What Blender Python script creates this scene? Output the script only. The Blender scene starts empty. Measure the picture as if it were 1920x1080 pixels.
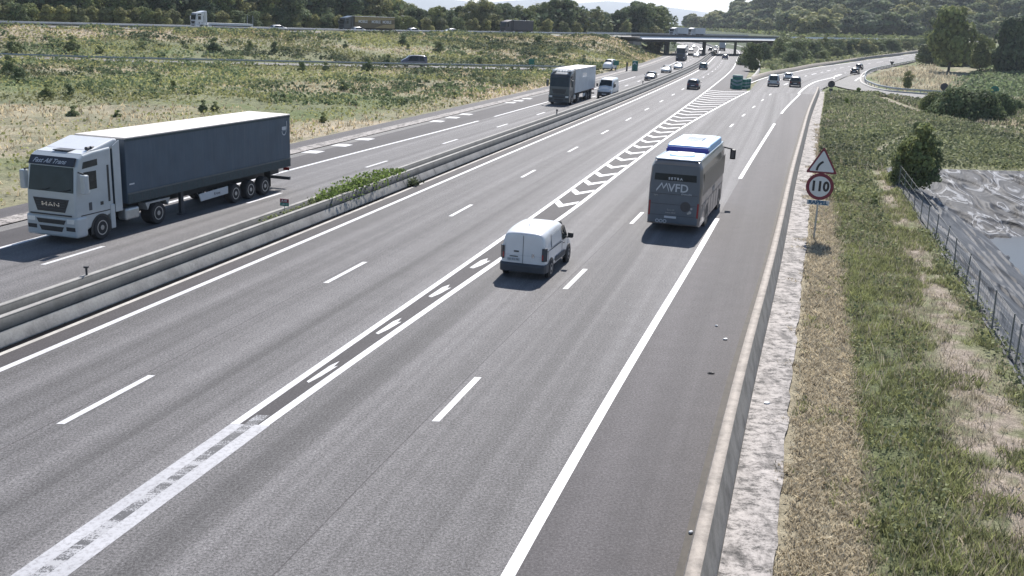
import bpy, math, random
import numpy as np
from mathutils import Matrix, Vector
random.seed(7); rng = np.random.default_rng(7)
S = bpy.context.scene
COL = S.collection
# ------------------------------------------------------------------ camera
CH, FPX, Y0, ROLL, CX, CY = 9.4, 1900.0, 35.0, math.radians(2.3), 960.0, 540.0
_p = math.atan((CY-Y0)*math.cos(ROLL)/FPX)
FW = np.array([0, math.cos(_p), -math.sin(_p)]); _u = np.array([0, math.sin(_p), math.cos(_p)]); _r = np.array([1., 0, 0])
RT = _r*math.cos(ROLL)+_u*math.sin(ROLL); UP = -_r*math.sin(ROLL)+_u*math.cos(ROLL)
cam_d = bpy.data.cameras.new('camera'); cam = bpy.data.objects.new('camera', cam_d); COL.objects.link(cam)
cam_d.sensor_width = 36; cam_d.lens = 36*FPX/1920; cam_d.clip_start = .1; cam_d.clip_end = 30000
m = Matrix.Identity(4)
for i in range(3):
    m[i][0] = RT[i]; m[i][1] = UP[i]; m[i][2] = -FW[i]
m[2][3] = CH
cam.matrix_world = m
S.camera = cam
# ------------------------------------------------------------------ world, sun, exposure
SUN_EL, SUN_AZ = math.radians(45), math.radians(12)      # azimuth from +Y towards +X
w = bpy.data.worlds.new('World'); S.world = w; w.use_nodes = True
nt = w.node_tree; bg = nt.nodes['Background']
sky = nt.nodes.new('ShaderNodeTexSky'); sky.sky_type = 'NISHITA'; sky.sun_disc = False
sky.sun_elevation = SUN_EL; sky.sun_rotation = SUN_AZ; sky.air_density = 1.0; sky.dust_density = .3; sky.ozone_density = 2.5; sky.altitude = 200
nt.links.new(sky.outputs[0], bg.inputs[0]); bg.inputs[1].default_value = 0.082
sd = bpy.data.lights.new('sun', 'SUN'); sun = bpy.data.objects.new('sun', sd); COL.objects.link(sun)
sd.energy = 5.0; sd.angle = math.radians(.6); sd.color = (1, .95, .9)
sdir = Vector((math.sin(SUN_AZ)*math.cos(SUN_EL), math.cos(SUN_AZ)*math.cos(SUN_EL), math.sin(SUN_EL)))
sun.rotation_euler = sdir.to_track_quat('Z', 'Y').to_euler(); sun.location = (0, 0, 60)
S.view_settings.view_transform = 'Standard'; S.view_settings.look = 'None'
S.view_settings.exposure = 0.66; S.view_settings.gamma = 1
S.render.engine = 'CYCLES'; S.render.resolution_x = 1024; S.render.resolution_y = 576
S.cycles.max_bounces = 6; S.cycles.transparent_max_bounces = 8; S.cycles.volume_bounces = 0

# ------------------------------------------------------------------ picture <-> world
def ray(px, py):
    return FW*FPX+RT*(px-CX)+UP*(CY-py)
def G(px, py, z=0.):
    d = ray(px, py); t = (z-CH)/d[2]; return float(d[0]*t), float(d[1]*t)
def R(px, py, Y):
    d = ray(px, py); t = Y/d[1]; return float(d[0]*t), Y, float(CH+d[2]*t)
def P(X, Y, Z):
    Z = Z-CH
    wv = Y*FW[1]+Z*FW[2]
    return CX+FPX*(X*RT[0]+Y*RT[1]+Z*RT[2])/wv, CY-FPX*(X*UP[0]+Y*UP[1]+Z*UP[2])/wv
# ------------------------------------------------------------------ smooth curves X(Y) of the motorway
def pchip(xs, ys):
    xs = np.array(xs, float); ys = np.array(ys, float); h = np.diff(xs); d = np.diff(ys)/h
    mm = np.zeros(len(xs)); mm[0] = d[0]; mm[-1] = d[-1]
    for i in range(1, len(xs)-1):
        mm[i] = (d[i-1]*h[i]+d[i]*h[i-1])/(h[i-1]+h[i])
    def f(x):
        x = np.asarray(x, float); i = np.clip(np.searchsorted(xs, x)-1, 0, len(h)-1)
        t = (x-xs[i])/h[i]; tt = np.clip(t, 0, 1); out = t-tt
        v = (2*tt**3-3*tt**2+1)*ys[i]+(tt**3-2*tt**2+tt)*h[i]*mm[i]+(-2*tt**3+3*tt**2)*ys[i+1]+(tt**3-tt**2)*h[i]*mm[i+1]
        return v+out*h[i]*np.where(t > 1, mm[i+1], mm[i])
    return f
REF = [(-30, -27.7), (-5, -21.2), (25, -13.3), (42.8, -8.55), (69.8, -1.5), (103, 7.3), (140, 17.0), (178.5, 26.8), (234, 40.4), (332, 61.5), (400, 76), (464, 87.5), (520, 95.5), (580, 101), (640, 103), (720, 101.5), (820, 95), (950, 80), (1200, 40)]
fref = pchip([a for a, b in REF], [b for a, b in REF])
def fhead(Y): return (fref(np.asarray(Y)+.5)-fref(np.asarray(Y)-.5))
def off(o):
    """curve at perpendicular offset o (number or table of (Y, o))"""
    if isinstance(o, (int, float)): return lambda Y: fref(Y)+o*np.sqrt(1+fhead(Y)**2)
    f = pchip([a for a, b in o], [b for a, b in o])
    def g(Y):
        Y = np.asarray(Y, float); yy = np.clip(Y, o[0][0], o[-1][0])
        return fref(Y)+f(yy)*np.sqrt(1+fhead(Y)**2)
    return g
def lat(X, Y):
    return (X-fref(Y))/np.sqrt(1+fhead(Y)**2)
def theta(Y): return math.atan(float(fhead(Y)))           # heading, from +Y towards +X
GL = [(0, 7.5), (70, 7.42), (108, 7.1), (186, 6.85), (235, 6.85), (326, 7.3), (420, 7.5)]
GR = [(0, 8.15), (22, 8.15), (40, 8.53), (50, 8.85), (67, 9.0), (94, 9.35), (120, 10.5), (158, 12.85), (187, 15.1)]
RD = [(0, 11.65), (36, 12.0), (50, 12.35), (106, 13.9), (121, 14.5), (134, 15.15), (146, 15.8), (159, 16.6)]
RE = [(0, 15.2), (16, 15.34), (51, 16.2), (65, 16.58), (105, 17.76), (119, 18.25), (155, 20.4), (170, 21.5)]
AR = [(0, 17.95), (16, 18.13), (27, 18.32), (40, 18.72), (73, 19.55), (117, 20.8), (166, 23.0)]
BR = [(0, 18.7), (16, 18.86), (27, 19.08), (35, 19.3), (74, 20.35), (117, 21.6), (166, 23.8)]
WR = [(0, 19.6), (16, 19.84), (27, 20.02), (37, 20.28), (77, 21.45), (113, 22.5), (159, 24.2), (170, 24.6)]
SH = [(160, 12.4), (174, 11.6), (210, 10.9), (245, 10.9), (295, 11.2), (388, 10.6), (600, 10.6)]

# ------------------------------------------------------------------ value noise
def _hash(i, j, s):
    n = (i*374761393+j*668265263+s*1442695041) & 0x7fffffff
    n = ((n ^ (n >> 13))*1274126177) & 0x7fffffff
    return ((n ^ (n >> 16)) & 0xffff)/65535.0
def vnoise(x, y, s=0):
    x = np.asarray(x, float); y = np.asarray(y, float)
    i = np.floor(x).astype(np.int64); j = np.floor(y).astype(np.int64); u = x-i; v = y-j
    u = u*u*(3-2*u); v = v*v*(3-2*v)
    return (_hash(i, j, s)*(1-u)+_hash(i+1, j, s)*u)*(1-v)+(_hash(i, j+1, s)*(1-u)+_hash(i+1, j+1, s)*u)*v
def fbm(x, y, s=0, o=4):
    t = 0; a = .5; q = 0
    for k in range(o):
        t = t+a*vnoise(x, y, s+k); q += a; a *= .5; x = x*2.03+17.1; y = y*2.03+5.7
    return t/q
def sst(t):
    t = np.clip(t, 0, 1); return t*t*(3-2*t)
# ------------------------------------------------------------------ terrain
ZU = pchip([-140, -98.8, -67.8, -39.4, -3, 30.5, 48, 64.5, 93, 142, 187, 300], [4.0, 4.3, 4.4, 4.5, 5.0, 5.35, 5.6, 5.8, 6.0, 6.4, 6.9, 7.5])
def yup(x): return x+296.5                                  # plan line of the upper road, runs at 45 degrees
def ymid(x): return np.interp(x, [-200, -83.7, -67, -45.8, -20.8, 2.4, 15.1, 30], [158, 165, 168, 176.5, 187.5, 199, 204, 209])
RIDGE = pchip([900, 1100, 1150, 1200, 1250, 1300, 1350, 1400, 1450, 1500, 1700, 1900, 2300], [1, 2, 4, 9, 9, 13, 19, 27, 34, 40, 58, 70, 80])
JUNC = [(1536, 170), (1545, 165), (1560, 160), (1590, 167), (1623, 172), (1657, 180), (1723, 187), (1830, 196), (1830, 187), (1723, 177), (1690, 174), (1657, 169), (1632, 161), (1622, 149), (1625, 141), (1640, 134), (1612, 139), (1588, 144), (1568, 153)]
RAMP_L = [(1441, 143), (1490, 134), (1523, 127), (1607, 115), (1690, 104), (1737, 98), (1790, 92)]
RAMP_R = [(1548, 163), (1568, 152), (1588, 143), (1625, 136), (1660, 128), (1738, 111), (1800, 101)]
def inpoly(px, py, poly):
    r = np.zeros(px.shape, bool); n = len(poly)
    for i in range(n):
        x1, y1 = poly[i]; x2, y2 = poly[(i+1) % n]
        c = ((y1 > py) != (y2 > py)) & (px < (x2-x1)*(py-y1)/((y2-y1) if y2 != y1 else 1e-9)+x1)
        r ^= c
    return r
def ramp_rise(x, y):
    return 3.2*sst((x-88)/80.)*sst((y-215)/60.)
def corridor(o, y):
    """0 inside the motorway corridor, 1 well outside"""
    left = -15.6; right = np.where(y < 172, 24.5, 13.5)
    d = np.maximum(left-o, o-right)
    return d
def hn(x, y):
    x = np.asarray(x, float); y = np.asarray(y, float)
    o = lat(x, y); d = corridor(o, y); zu = ZU(x); yu = yup(x); dl = (yu-y)*.7071
    h = np.zeros(x.shape)
    # left side
    tl = sst((y-(ymid(x)+7))/np.maximum((yu-10)-(ymid(x)+7), 8))
    leftf = (o < 0)
    hl = zu*tl*sst((d-1)/16)
    # right side bank carrying the same road on past the bridge
    hb = zu*sst((1-(dl-7)/34))
    bpx = CX+FPX*x/np.maximum(y, 1)
    hill = RIDGE(np.clip(bpx, 900, 2300))*sst((y-480)/420.)*sst((d-12)/70)
    hr = ramp_rise(x, y)
    hrr = np.maximum(np.maximum(hb*sst((d-2)/14), hr), hill)
    h = np.where(leftf, np.maximum(hl, hill*0.5), hrr)
    return h
def basin(x, y, o):
    dn = (o-26.7)*.49; df = (73.6+.1*(x-30)-y)*.22
    return np.minimum(dn, df)
def terrain(x, y):
    o = lat(x, y); h = hn(x, y); d = corridor(o, y)
    n = (fbm(x*.12, y*.12, 3)-.5)*1.0+(fbm(x*.6, y*.6, 9)-.5)*.35
    amp = np.where(o < 0, sst((d-1)/10), sst((d-4)/20)*.8)
    near_mid = np.exp(-((y-ymid(x))/7.0)**2)*(o < 0)
    h = h+n*amp*(1-near_mid)-.07
    # verge behind the right barrier
    vr = (o > 19) & (y < 172)
    h = h+np.where(vr, (fbm(x*1.5, y*1.5, 21)-.5)*.12*sst((o-20.5)/1.5), 0)
    b = basin(x, y, o)
    inside = (b > 0) & (y < 80) & (o > 20)
    h = np.where(inside, np.minimum(h, -.1-np.minimum(b+.5, 4)*1.1), h)
    return h
def ground_at(px, py):
    """where the picture ray meets the terrain"""
    d = ray(px, py); t0 = 5/np.linalg.norm(d); t = t0
    d = d/np.linalg.norm(d); t = 8.; last = t
    while t < 6000:
        x, y, z = d[0]*t, d[1]*t, CH+d[2]*t
        if z < float(hn(x, y)): break
        last = t; t *= 1.01
    a, b = last, t
    for _ in range(18):
        c = (a+b)/2; x, y, z = d[0]*c, d[1]*c, CH+d[2]*c
        if z < float(hn(x, y)): b = c
        else: a = c
    return float(d[0]*b), float(d[1]*b), float(hn(d[0]*b, d[1]*b))

# ------------------------------------------------------------------ materials
MATS = {}
def nmat(name):
    mt = bpy.data.materials.new(name); mt.use_nodes = True; MATS[name] = mt
    return mt, mt.node_tree.nodes, mt.node_tree.links, mt.node_tree.nodes['Principled BSDF']
def mix_rgb(N, L, a, b, fac, blend='MIX'):
    n = N.new('ShaderNodeMix'); n.data_type = 'RGBA'; n.blend_type = blend
    for s, v in ((6, a), (7, b), (0, fac)):
        if hasattr(v, 'links') or isinstance(v, bpy.types.NodeSocket): L.new(v, n.inputs[s])
        elif s == 0: n.inputs[0].default_value = v
        else: n.inputs[s].default_value = (*v, 1)
    return n.outputs[2]
def noise(N, L, scale, detail=4, vec=None, rough=.55):
    n = N.new('ShaderNodeTexNoise'); n.inputs['Scale'].default_value = scale; n.inputs['Detail'].default_value = detail; n.inputs['Roughness'].default_value = rough
    if vec is not None: L.new(vec, n.inputs['Vector'])
    return n.outputs['Fac']
def ramp(N, L, fac, stops):
    r = N.new('ShaderNodeValToRGB'); L.new(fac, r.inputs[0]); e = r.color_ramp.elements
    while len(e) < len(stops): e.new(.5)
    for q, (p, c) in zip(e, stops):
        q.position = p; q.color = (c, c, c, 1) if isinstance(c, (int, float)) else (*c, 1)
    return r.outputs[0]
def coords(N, kind='Object'):
    return N.new('ShaderNodeTexCoord').outputs[kind]
def scaled(N, L, vec, s):
    n = N.new('ShaderNodeMapping'); L.new(vec, n.inputs[0]); n.inputs['Scale'].default_value = s
    return n.outputs[0]
def bump(N, L, b, h, strength=.3, dist=.02):
    n = N.new('ShaderNodeBump'); n.inputs['Strength'].default_value = strength; n.inputs['Distance'].default_value = dist
    L.new(h, n.inputs['Height']); L.new(n.outputs[0], b.inputs['Normal'])
def simple(name, col, rough=.5, metal=0, spec=.5, var=.12, scale=3, coat=0):
    mt, N, L, b = nmat(name)
    f = noise(N, L, scale, 5, coords(N))
    v = ramp(N, L, f, [(.3, 1-var), (.7, 1+var)])
    L.new(mix_rgb(N, L, col, v, 1., 'MULTIPLY'), b.inputs['Base Color'])
    b.inputs['Roughness'].default_value = rough; b.inputs['Metallic'].default_value = metal; b.inputs['Specular IOR Level'].default_value = spec
    b.inputs['Coat Weight'].default_value = coat; b.inputs['Coat Roughness'].default_value = .08
    return mt
def asphalt(name, col, streak=.25, speck=.35, rough=.78, spec=.3):
    mt, N, L, b = nmat(name)
    uv = coords(N, 'UV'); oc = coords(N)
    st = noise(N, L, 1., 3, scaled(N, L, uv, (1.15, .006, 1)))           # wheel tracks along the lane
    st2 = noise(N, L, 1., 4, scaled(N, L, uv, (.5, .05, 1)))
    fine = noise(N, L, 17, 5, oc, .95); mid = noise(N, L, 1.3, 5, oc, .7)
    c = mix_rgb(N, L, col, ramp(N, L, st, [(.33, 1-streak), (.66, 1+streak)]), 1., 'MULTIPLY')
    c = mix_rgb(N, L, c, ramp(N, L, st2, [(.3, .9), (.7, 1.1)]), 1., 'MULTIPLY')
    c = mix_rgb(N, L, c, ramp(N, L, fine, [(.36, 1-speck*1.3), (.5, 1.), (.66, 1+speck*2.2)]), 1., 'MULTIPLY')
    c = mix_rgb(N, L, c, ramp(N, L, mid, [(.3, .88), (.7, 1.1)]), 1., 'MULTIPLY')
    L.new(c, b.inputs['Base Color']); b.inputs['Roughness'].default_value = rough; b.inputs['Specular IOR Level'].default_value = spec
    bump(N, L, b, fine, .6, .012)
    return mt
asphalt('asphalt', (.117, .1135, .115), .32, .6); asphalt('asphalt_dark', (.055, .051, .054), .12, .4); asphalt('asphalt_shoulder', (.074, .069, .072), .16, .45)
asphalt('asphalt_pale', (.15, .145, .14), .1)
def paint(name, wear=.35, cut=.5, col=(.62, .62, .63)):
    mt, N, L, b = nmat(name); oc = coords(N)
    f = noise(N, L, 9, 6, oc, .75); g = noise(N, L, .5, 2, oc)
    worn = ramp(N, L, f, [(cut-.12, 0.), (cut+.05, 1.)])
    c = mix_rgb(N, L, (.2, .195, .2), col, worn)
    c = mix_rgb(N, L, col, c, wear)
    c = mix_rgb(N, L, c, ramp(N, L, g, [(.3, .88), (.7, 1.05)]), 1., 'MULTIPLY')
    L.new(c, b.inputs['Base Color']); b.inputs['Roughness'].default_value = .55
    return mt
paint('paint', .6, .44)
mt, N, L, b = nmat('paint_worn'); oc = coords(N)
fa = noise(N, L, 1., 3, scaled(N, L, oc, (.6, 2.9, 1)), .6); fb = noise(N, L, 22, 4, oc, .8)
mm_ = N.new('ShaderNodeMath'); mm_.operation = 'ADD'; L.new(fa, mm_.inputs[0]); L.new(fb, mm_.inputs[1])
L.new(mix_rgb(N, L, (.06, .06, .065), (.34, .34, .355), ramp(N, L, mm_.outputs[0], [(.9, 0.), (1.0, 1.)])), b.inputs['Base Color']); b.inputs['Roughness'].default_value = .6
mm_.inputs[1].default_value = .5
_r2 = [n for n in N if n.type == 'VALTORGB'][-1]; _r2.color_ramp.elements[0].position = .485; _r2.color_ramp.elements[1].position = .54
_hf = N.new('ShaderNodeMath'); _hf.operation = 'MULTIPLY'; _hf.inputs[1].default_value = .5; L.new(mm_.outputs[0], _hf.inputs[0]); L.new(_hf.outputs[0], _r2.inputs[0])
def concrete(name, col, stain=.35, sc=1.2, streaky=False, rough=.8):
    mt, N, L, b = nmat(name); oc = coords(N)
    f = noise(N, L, sc, 6, oc, .65); g = noise(N, L, sc*9, 4, oc, .7)
    c = mix_rgb(N, L, col, ramp(N, L, f, [(.3, 1-stain), (.55, 1.), (.8, 1.12)]), 1., 'MULTIPLY')
    c = mix_rgb(N, L, c, ramp(N, L, g, [(.3, .82), (.7, 1.12)]), 1., 'MULTIPLY')
    L.new(c, b.inputs['Base Color']); b.inputs['Roughness'].default_value = rough
    bump(N, L, b, g, .25, .01)
    return mt
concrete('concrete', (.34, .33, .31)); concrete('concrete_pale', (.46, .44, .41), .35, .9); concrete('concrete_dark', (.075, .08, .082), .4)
concrete('concrete_old', (.37, .325, .28), .45, 2.5); concrete('face_shade', (.27, .255, .235), .55, 1.5)
mt, N, L, b = nmat('gutter'); oc = coords(N); uv = coords(N, 'UV')
f1 = noise(N, L, 1., 5, scaled(N, L, oc, (2.2, 3.2, 1)), .85); f2 = noise(N, L, 1., 5, scaled(N, L, oc, (1.7, .7, 1)), .75); f3 = noise(N, L, 14, 4, oc, .8)
c = mix_rgb(N, L, (.46, .425, .40), ramp(N, L, f1, [(.40, .16), (.5, .75), (.62, 1.), (.8, 1.12)]), 1., 'MULTIPLY')
c = mix_rgb(N, L, c, ramp(N, L, f2, [(.38, .42), (.52, .95), (.8, 1.08)]), 1., 'MULTIPLY'); c = mix_rgb(N, L, c, ramp(N, L, f3, [(.3, .7), (.5, 1.), (.7, 1.08)]), 1., 'MULTIPLY')
L.new(c, b.inputs['Base Color']); b.inputs['Roughness'].default_value = .85; bump(N, L, b, f1, .3, .02); concrete('soil', (.055, .047, .037), .5, 3)
concrete('deck_edge', (.8, .8, .8), .04, .3)
concrete('dirt', (.36, .31, .25), .35, 2)
simple('fence_grey', (.17, .175, .17), .7); simple('parapet_grey', (.07, .075, .08), .6)
simple('void', (.012, .012, .014), 1., spec=0)
# ground: colour painted per vertex from the ground cover (grass / straw / soil), fine texture by noise
mt, N, L, b = nmat('ground')
att = N.new('ShaderNodeVertexColor'); att.layer_name = 'Col'; oc = coords(N)
f1 = noise(N, L, 2.2, 8, oc, .8); f2 = noise(N, L, 14, 5, oc, .8)
c = mix_rgb(N, L, att.outputs[0], ramp(N, L, f1, [(.3, .55), (.5, .95), (.7, 1.5)]), 1., 'MULTIPLY')
c = mix_rgb(N, L, c, ramp(N, L, f2, [(.3, .55), (.5, 1.), (.72, 1.5)]), 1., 'MULTIPLY')
L.new(c, b.inputs['Base Color']); b.inputs['Roughness'].default_value = .95; b.inputs['Specular IOR Level'].default_value = .1
bump(N, L, b, f2, .8, .08)
def leaf(name, col, trans=.3, hue=(1.08, 1.04, .82)):
    mt, N, L, b = nmat(name)
    at = N.new('ShaderNodeAttribute'); at.attribute_name = 'tint'
    oi = N.new('ShaderNodeObjectInfo')
    c = mix_rgb(N, L, tuple(x*.5 for x in col), tuple(x*h*1.65 for x, h in zip(col, hue)), at.outputs['Fac'])
    r = ramp(N, L, oi.outputs['Random'], [(0., (.78, .84, .9)), (.5, (1., 1., 1.)), (1., (1.22, 1.15, .95))])
    c = mix_rgb(N, L, c, r, 1., 'MULTIPLY')
    L.new(c, b.inputs['Base Color']); b.inputs['Roughness'].default_value = .75; b.inputs['Specular IOR Level'].default_value = .12
    tr = N.new('ShaderNodeBsdfTranslucent'); L.new(c, tr.inputs[0])
    mx = N.new('ShaderNodeMixShader'); mx.inputs[0].default_value = trans
    L.new(b.outputs[0], mx.inputs[1]); L.new(tr.outputs[0], mx.inputs[2]); L.new(mx.outputs[0], N['Material Output'].inputs[0])
    return mt
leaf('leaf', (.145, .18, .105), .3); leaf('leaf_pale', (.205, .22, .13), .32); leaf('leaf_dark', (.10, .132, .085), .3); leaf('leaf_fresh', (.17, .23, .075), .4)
leaf('straw', (.50, .43, .33), .3, (1, 1, .95)); leaf('grass_green', (.20, .225, .14), .4)
leaf('grass_blue', (.19, .22, .13), .3, (1.1, 1, .85)); leaf('crop', (.21, .25, .135), .3, (1, 1, .9))
simple('bark', (.09, .075, .06), .9)
simple('white_paint', (.68, .69, .70), .35, coat=.6, var=.04); simple('silver_paint', (.42, .46, .48), .3, coat=.8, var=.05)
simple('slate_paint', (.105, .125, .15), .38, coat=.25, var=.06); simple('bus_side', (.2, .18, .175), .3, coat=.4, var=.12, scale=1.5)
simple('roof_blue', (.40, .60, .88), .45, var=.08); simple('navy_paint', (.01, .02, .25), .4, var=.1)
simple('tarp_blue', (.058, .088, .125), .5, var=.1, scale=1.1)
_m = MATS['tarp_blue']; _N, _L = _m.node_tree.nodes, _m.node_tree.links; bump(_N, _L, _N['Principled BSDF'], noise(_N, _L, 1., 3, scaled(_N, _L, coords(_N), (1.6, 1, .25))), .5, .12)
0; simple('tarp_rail', (.03, .05, .06), .6, var=.25, scale=8)
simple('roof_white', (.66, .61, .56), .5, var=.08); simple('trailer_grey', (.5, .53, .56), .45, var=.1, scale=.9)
simple('black_plastic', (.025, .027, .03), .5, var=.2); simple('bumper_grey', (.05, .055, .065), .6, var=.15)
simple('glass', (.016, .024, .026), .08, spec=.4, var=.3, scale=2); simple('tyre', (.03, .03, .032), .85, var=.2)
simple('rim', (.42, .42, .42), .4, .6, var=.15); simple('steel', (.42, .44, .45), .4, .7, var=.15); simple('galv', (.36, .38, .39), .5, .5, var=.15)
simple('red_lamp', (.25, .015, .02), .2, spec=.8); simple('lamp', (.75, .75, .72), .12, spec=.8, var=.05)
simple('red', (.17, .02, .04), .5, var=.1); simple('sign_white', (.62, .64, .66), .5, var=.03); simple('sign_black', (.02, .02, .025), .5)
simple('sign_blue', (.03, .11, .2), .5); simple('sign_green', (.005, .15, .12), .45, var=.15); simple('sign_back', (.05, .05, .055), .6)
simple('teal', (.02, .09, .12), .3, coat=.6); simple('dark_blue', (.015, .02, .06), .3, coat=.6); simple('black_paint', (.02, .02, .024), .3, coat=.6)
simple('dark_cab', (.05, .065, .075), .35, coat=.5); simple('gold', (.3, .24, .11), .5); simple('purple_grey', (.1, .095, .13), .35, coat=.5)
simple('letter', (.55, .57, .6), .5, var=.03); simple('chrome', (.6, .62, .65), .2, .9, var=.1)
simple('dark_side', (.06, .055, .06), .5)
# membrane and water
mt, N, L, b = nmat('membrane'); oc = coords(N)
at = N.new('ShaderNodeAttribute'); at.attribute_name = 'tint'
def _mp(rot, sc):
    n = N.new('ShaderNodeMapping'); L.new(oc, n.inputs[0]); n.inputs['Rotation'].default_value = (0, 0, rot); n.inputs['Scale'].default_value = sc; return n.outputs[0]
na_ = N.new('ShaderNodeTexNoise'); na_.inputs['Scale'].default_value = 1; na_.inputs['Detail'].default_value = 4; na_.inputs['Distortion'].default_value = .5; L.new(_mp(math.radians(19), (1.9, .10, 1)), na_.inputs['Vector'])
nb_ = N.new('ShaderNodeTexNoise'); nb_.inputs['Scale'].default_value = .62; nb_.inputs['Detail'].default_value = 7; nb_.inputs['Distortion'].default_value = 1.2; L.new(_mp(math.radians(-20), (1.1, .5, 1)), nb_.inputs['Vector'])
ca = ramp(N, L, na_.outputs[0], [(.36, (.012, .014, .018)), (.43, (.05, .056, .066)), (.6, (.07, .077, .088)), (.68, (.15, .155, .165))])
cb = ramp(N, L, nb_.outputs[0], [(.36, (.012, .014, .018)), (.42, (.05, .055, .064)), (.54, (.055, .06, .07)), (.585, (.34, .35, .37)), (.61, (.03, .033, .04)), (.66, (.065, .07, .082))])  # fold highlights and crease darks are painted into the liner's colour
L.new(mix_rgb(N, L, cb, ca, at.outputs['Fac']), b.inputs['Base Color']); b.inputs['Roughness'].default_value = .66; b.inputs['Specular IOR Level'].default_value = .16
bump(N, L, b, nb_.outputs[0], .7, .25)
mt, N, L, b = nmat('water'); b.inputs['Base Color'].default_value = (.05, .055, .06, 1); b.inputs['Roughness'].default_value = .3; b.inputs['IOR'].default_value = 1.33
bump(N, L, b, noise(N, L, 2.5, 3, coords(N)), .15, .02)

# ------------------------------------------------------------------ mesh helpers
def link(name, me, mat, parent=None):
    o = bpy.data.objects.new(name, me); COL.objects.link(o)
    if mat is not None and not me.materials: me.materials.append(MATS[mat])
    if parent is not None: o.parent = parent
    return o
def tag(o, label=None, cat=None, group=None, kind=None):
    if label: o['label'] = label
    if cat: o['category'] = cat
    if group: o['group'] = group
    if kind: o['kind'] = kind
    return o
def empty(name, loc, rz=0, label=None, cat=None, group=None):
    o = bpy.data.objects.new(name, None); COL.objects.link(o); o.location = loc; o.rotation_euler = (0, 0, rz); o.empty_display_size = .3
    return tag(o, label, cat, group)
def np_mesh(name, V, F, attr=None, col=None, uv=None, smooth=False):
    V = np.ascontiguousarray(V, dtype=np.float32); F = np.ascontiguousarray(F, dtype=np.int32); k = F.shape[1]
    me = bpy.data.meshes.new(name); me.vertices.add(len(V)); me.vertices.foreach_set('co', V.ravel())
    me.loops.add(F.size); me.loops.foreach_set('vertex_index', F.ravel())
    me.polygons.add(len(F)); me.polygons.foreach_set('loop_start', np.arange(0, F.size, k, dtype=np.int32))
    me.polygons.foreach_set('loop_total', np.full(len(F), k, dtype=np.int32))
    if smooth: me.polygons.foreach_set('use_smooth', np.ones(len(F), bool))
    me.update(calc_edges=True)
    if attr is not None:
        a = me.attributes.new('tint', 'FLOAT', 'POINT'); a.data.foreach_set('value', np.ascontiguousarray(attr, dtype=np.float32))
    if col is not None:
        a = me.color_attributes.new('Col', 'FLOAT_COLOR', 'POINT')
        a.data.foreach_set('color', np.ascontiguousarray(np.c_[col, np.ones(len(col))], dtype=np.float32).ravel())
    if uv is not None:
        u = me.uv_layers.new(name='UVMap'); u.data.foreach_set('uv', np.ascontiguousarray(uv[F.ravel()], dtype=np.float32).ravel())
    return me
def grid_faces(nu, nv):
    i = np.arange(nu-1)[:, None]*nv+np.arange(nv-1)[None, :]
    return np.stack([i, i+1, i+nv+1, i+nv], -1).reshape(-1, 4)
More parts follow.
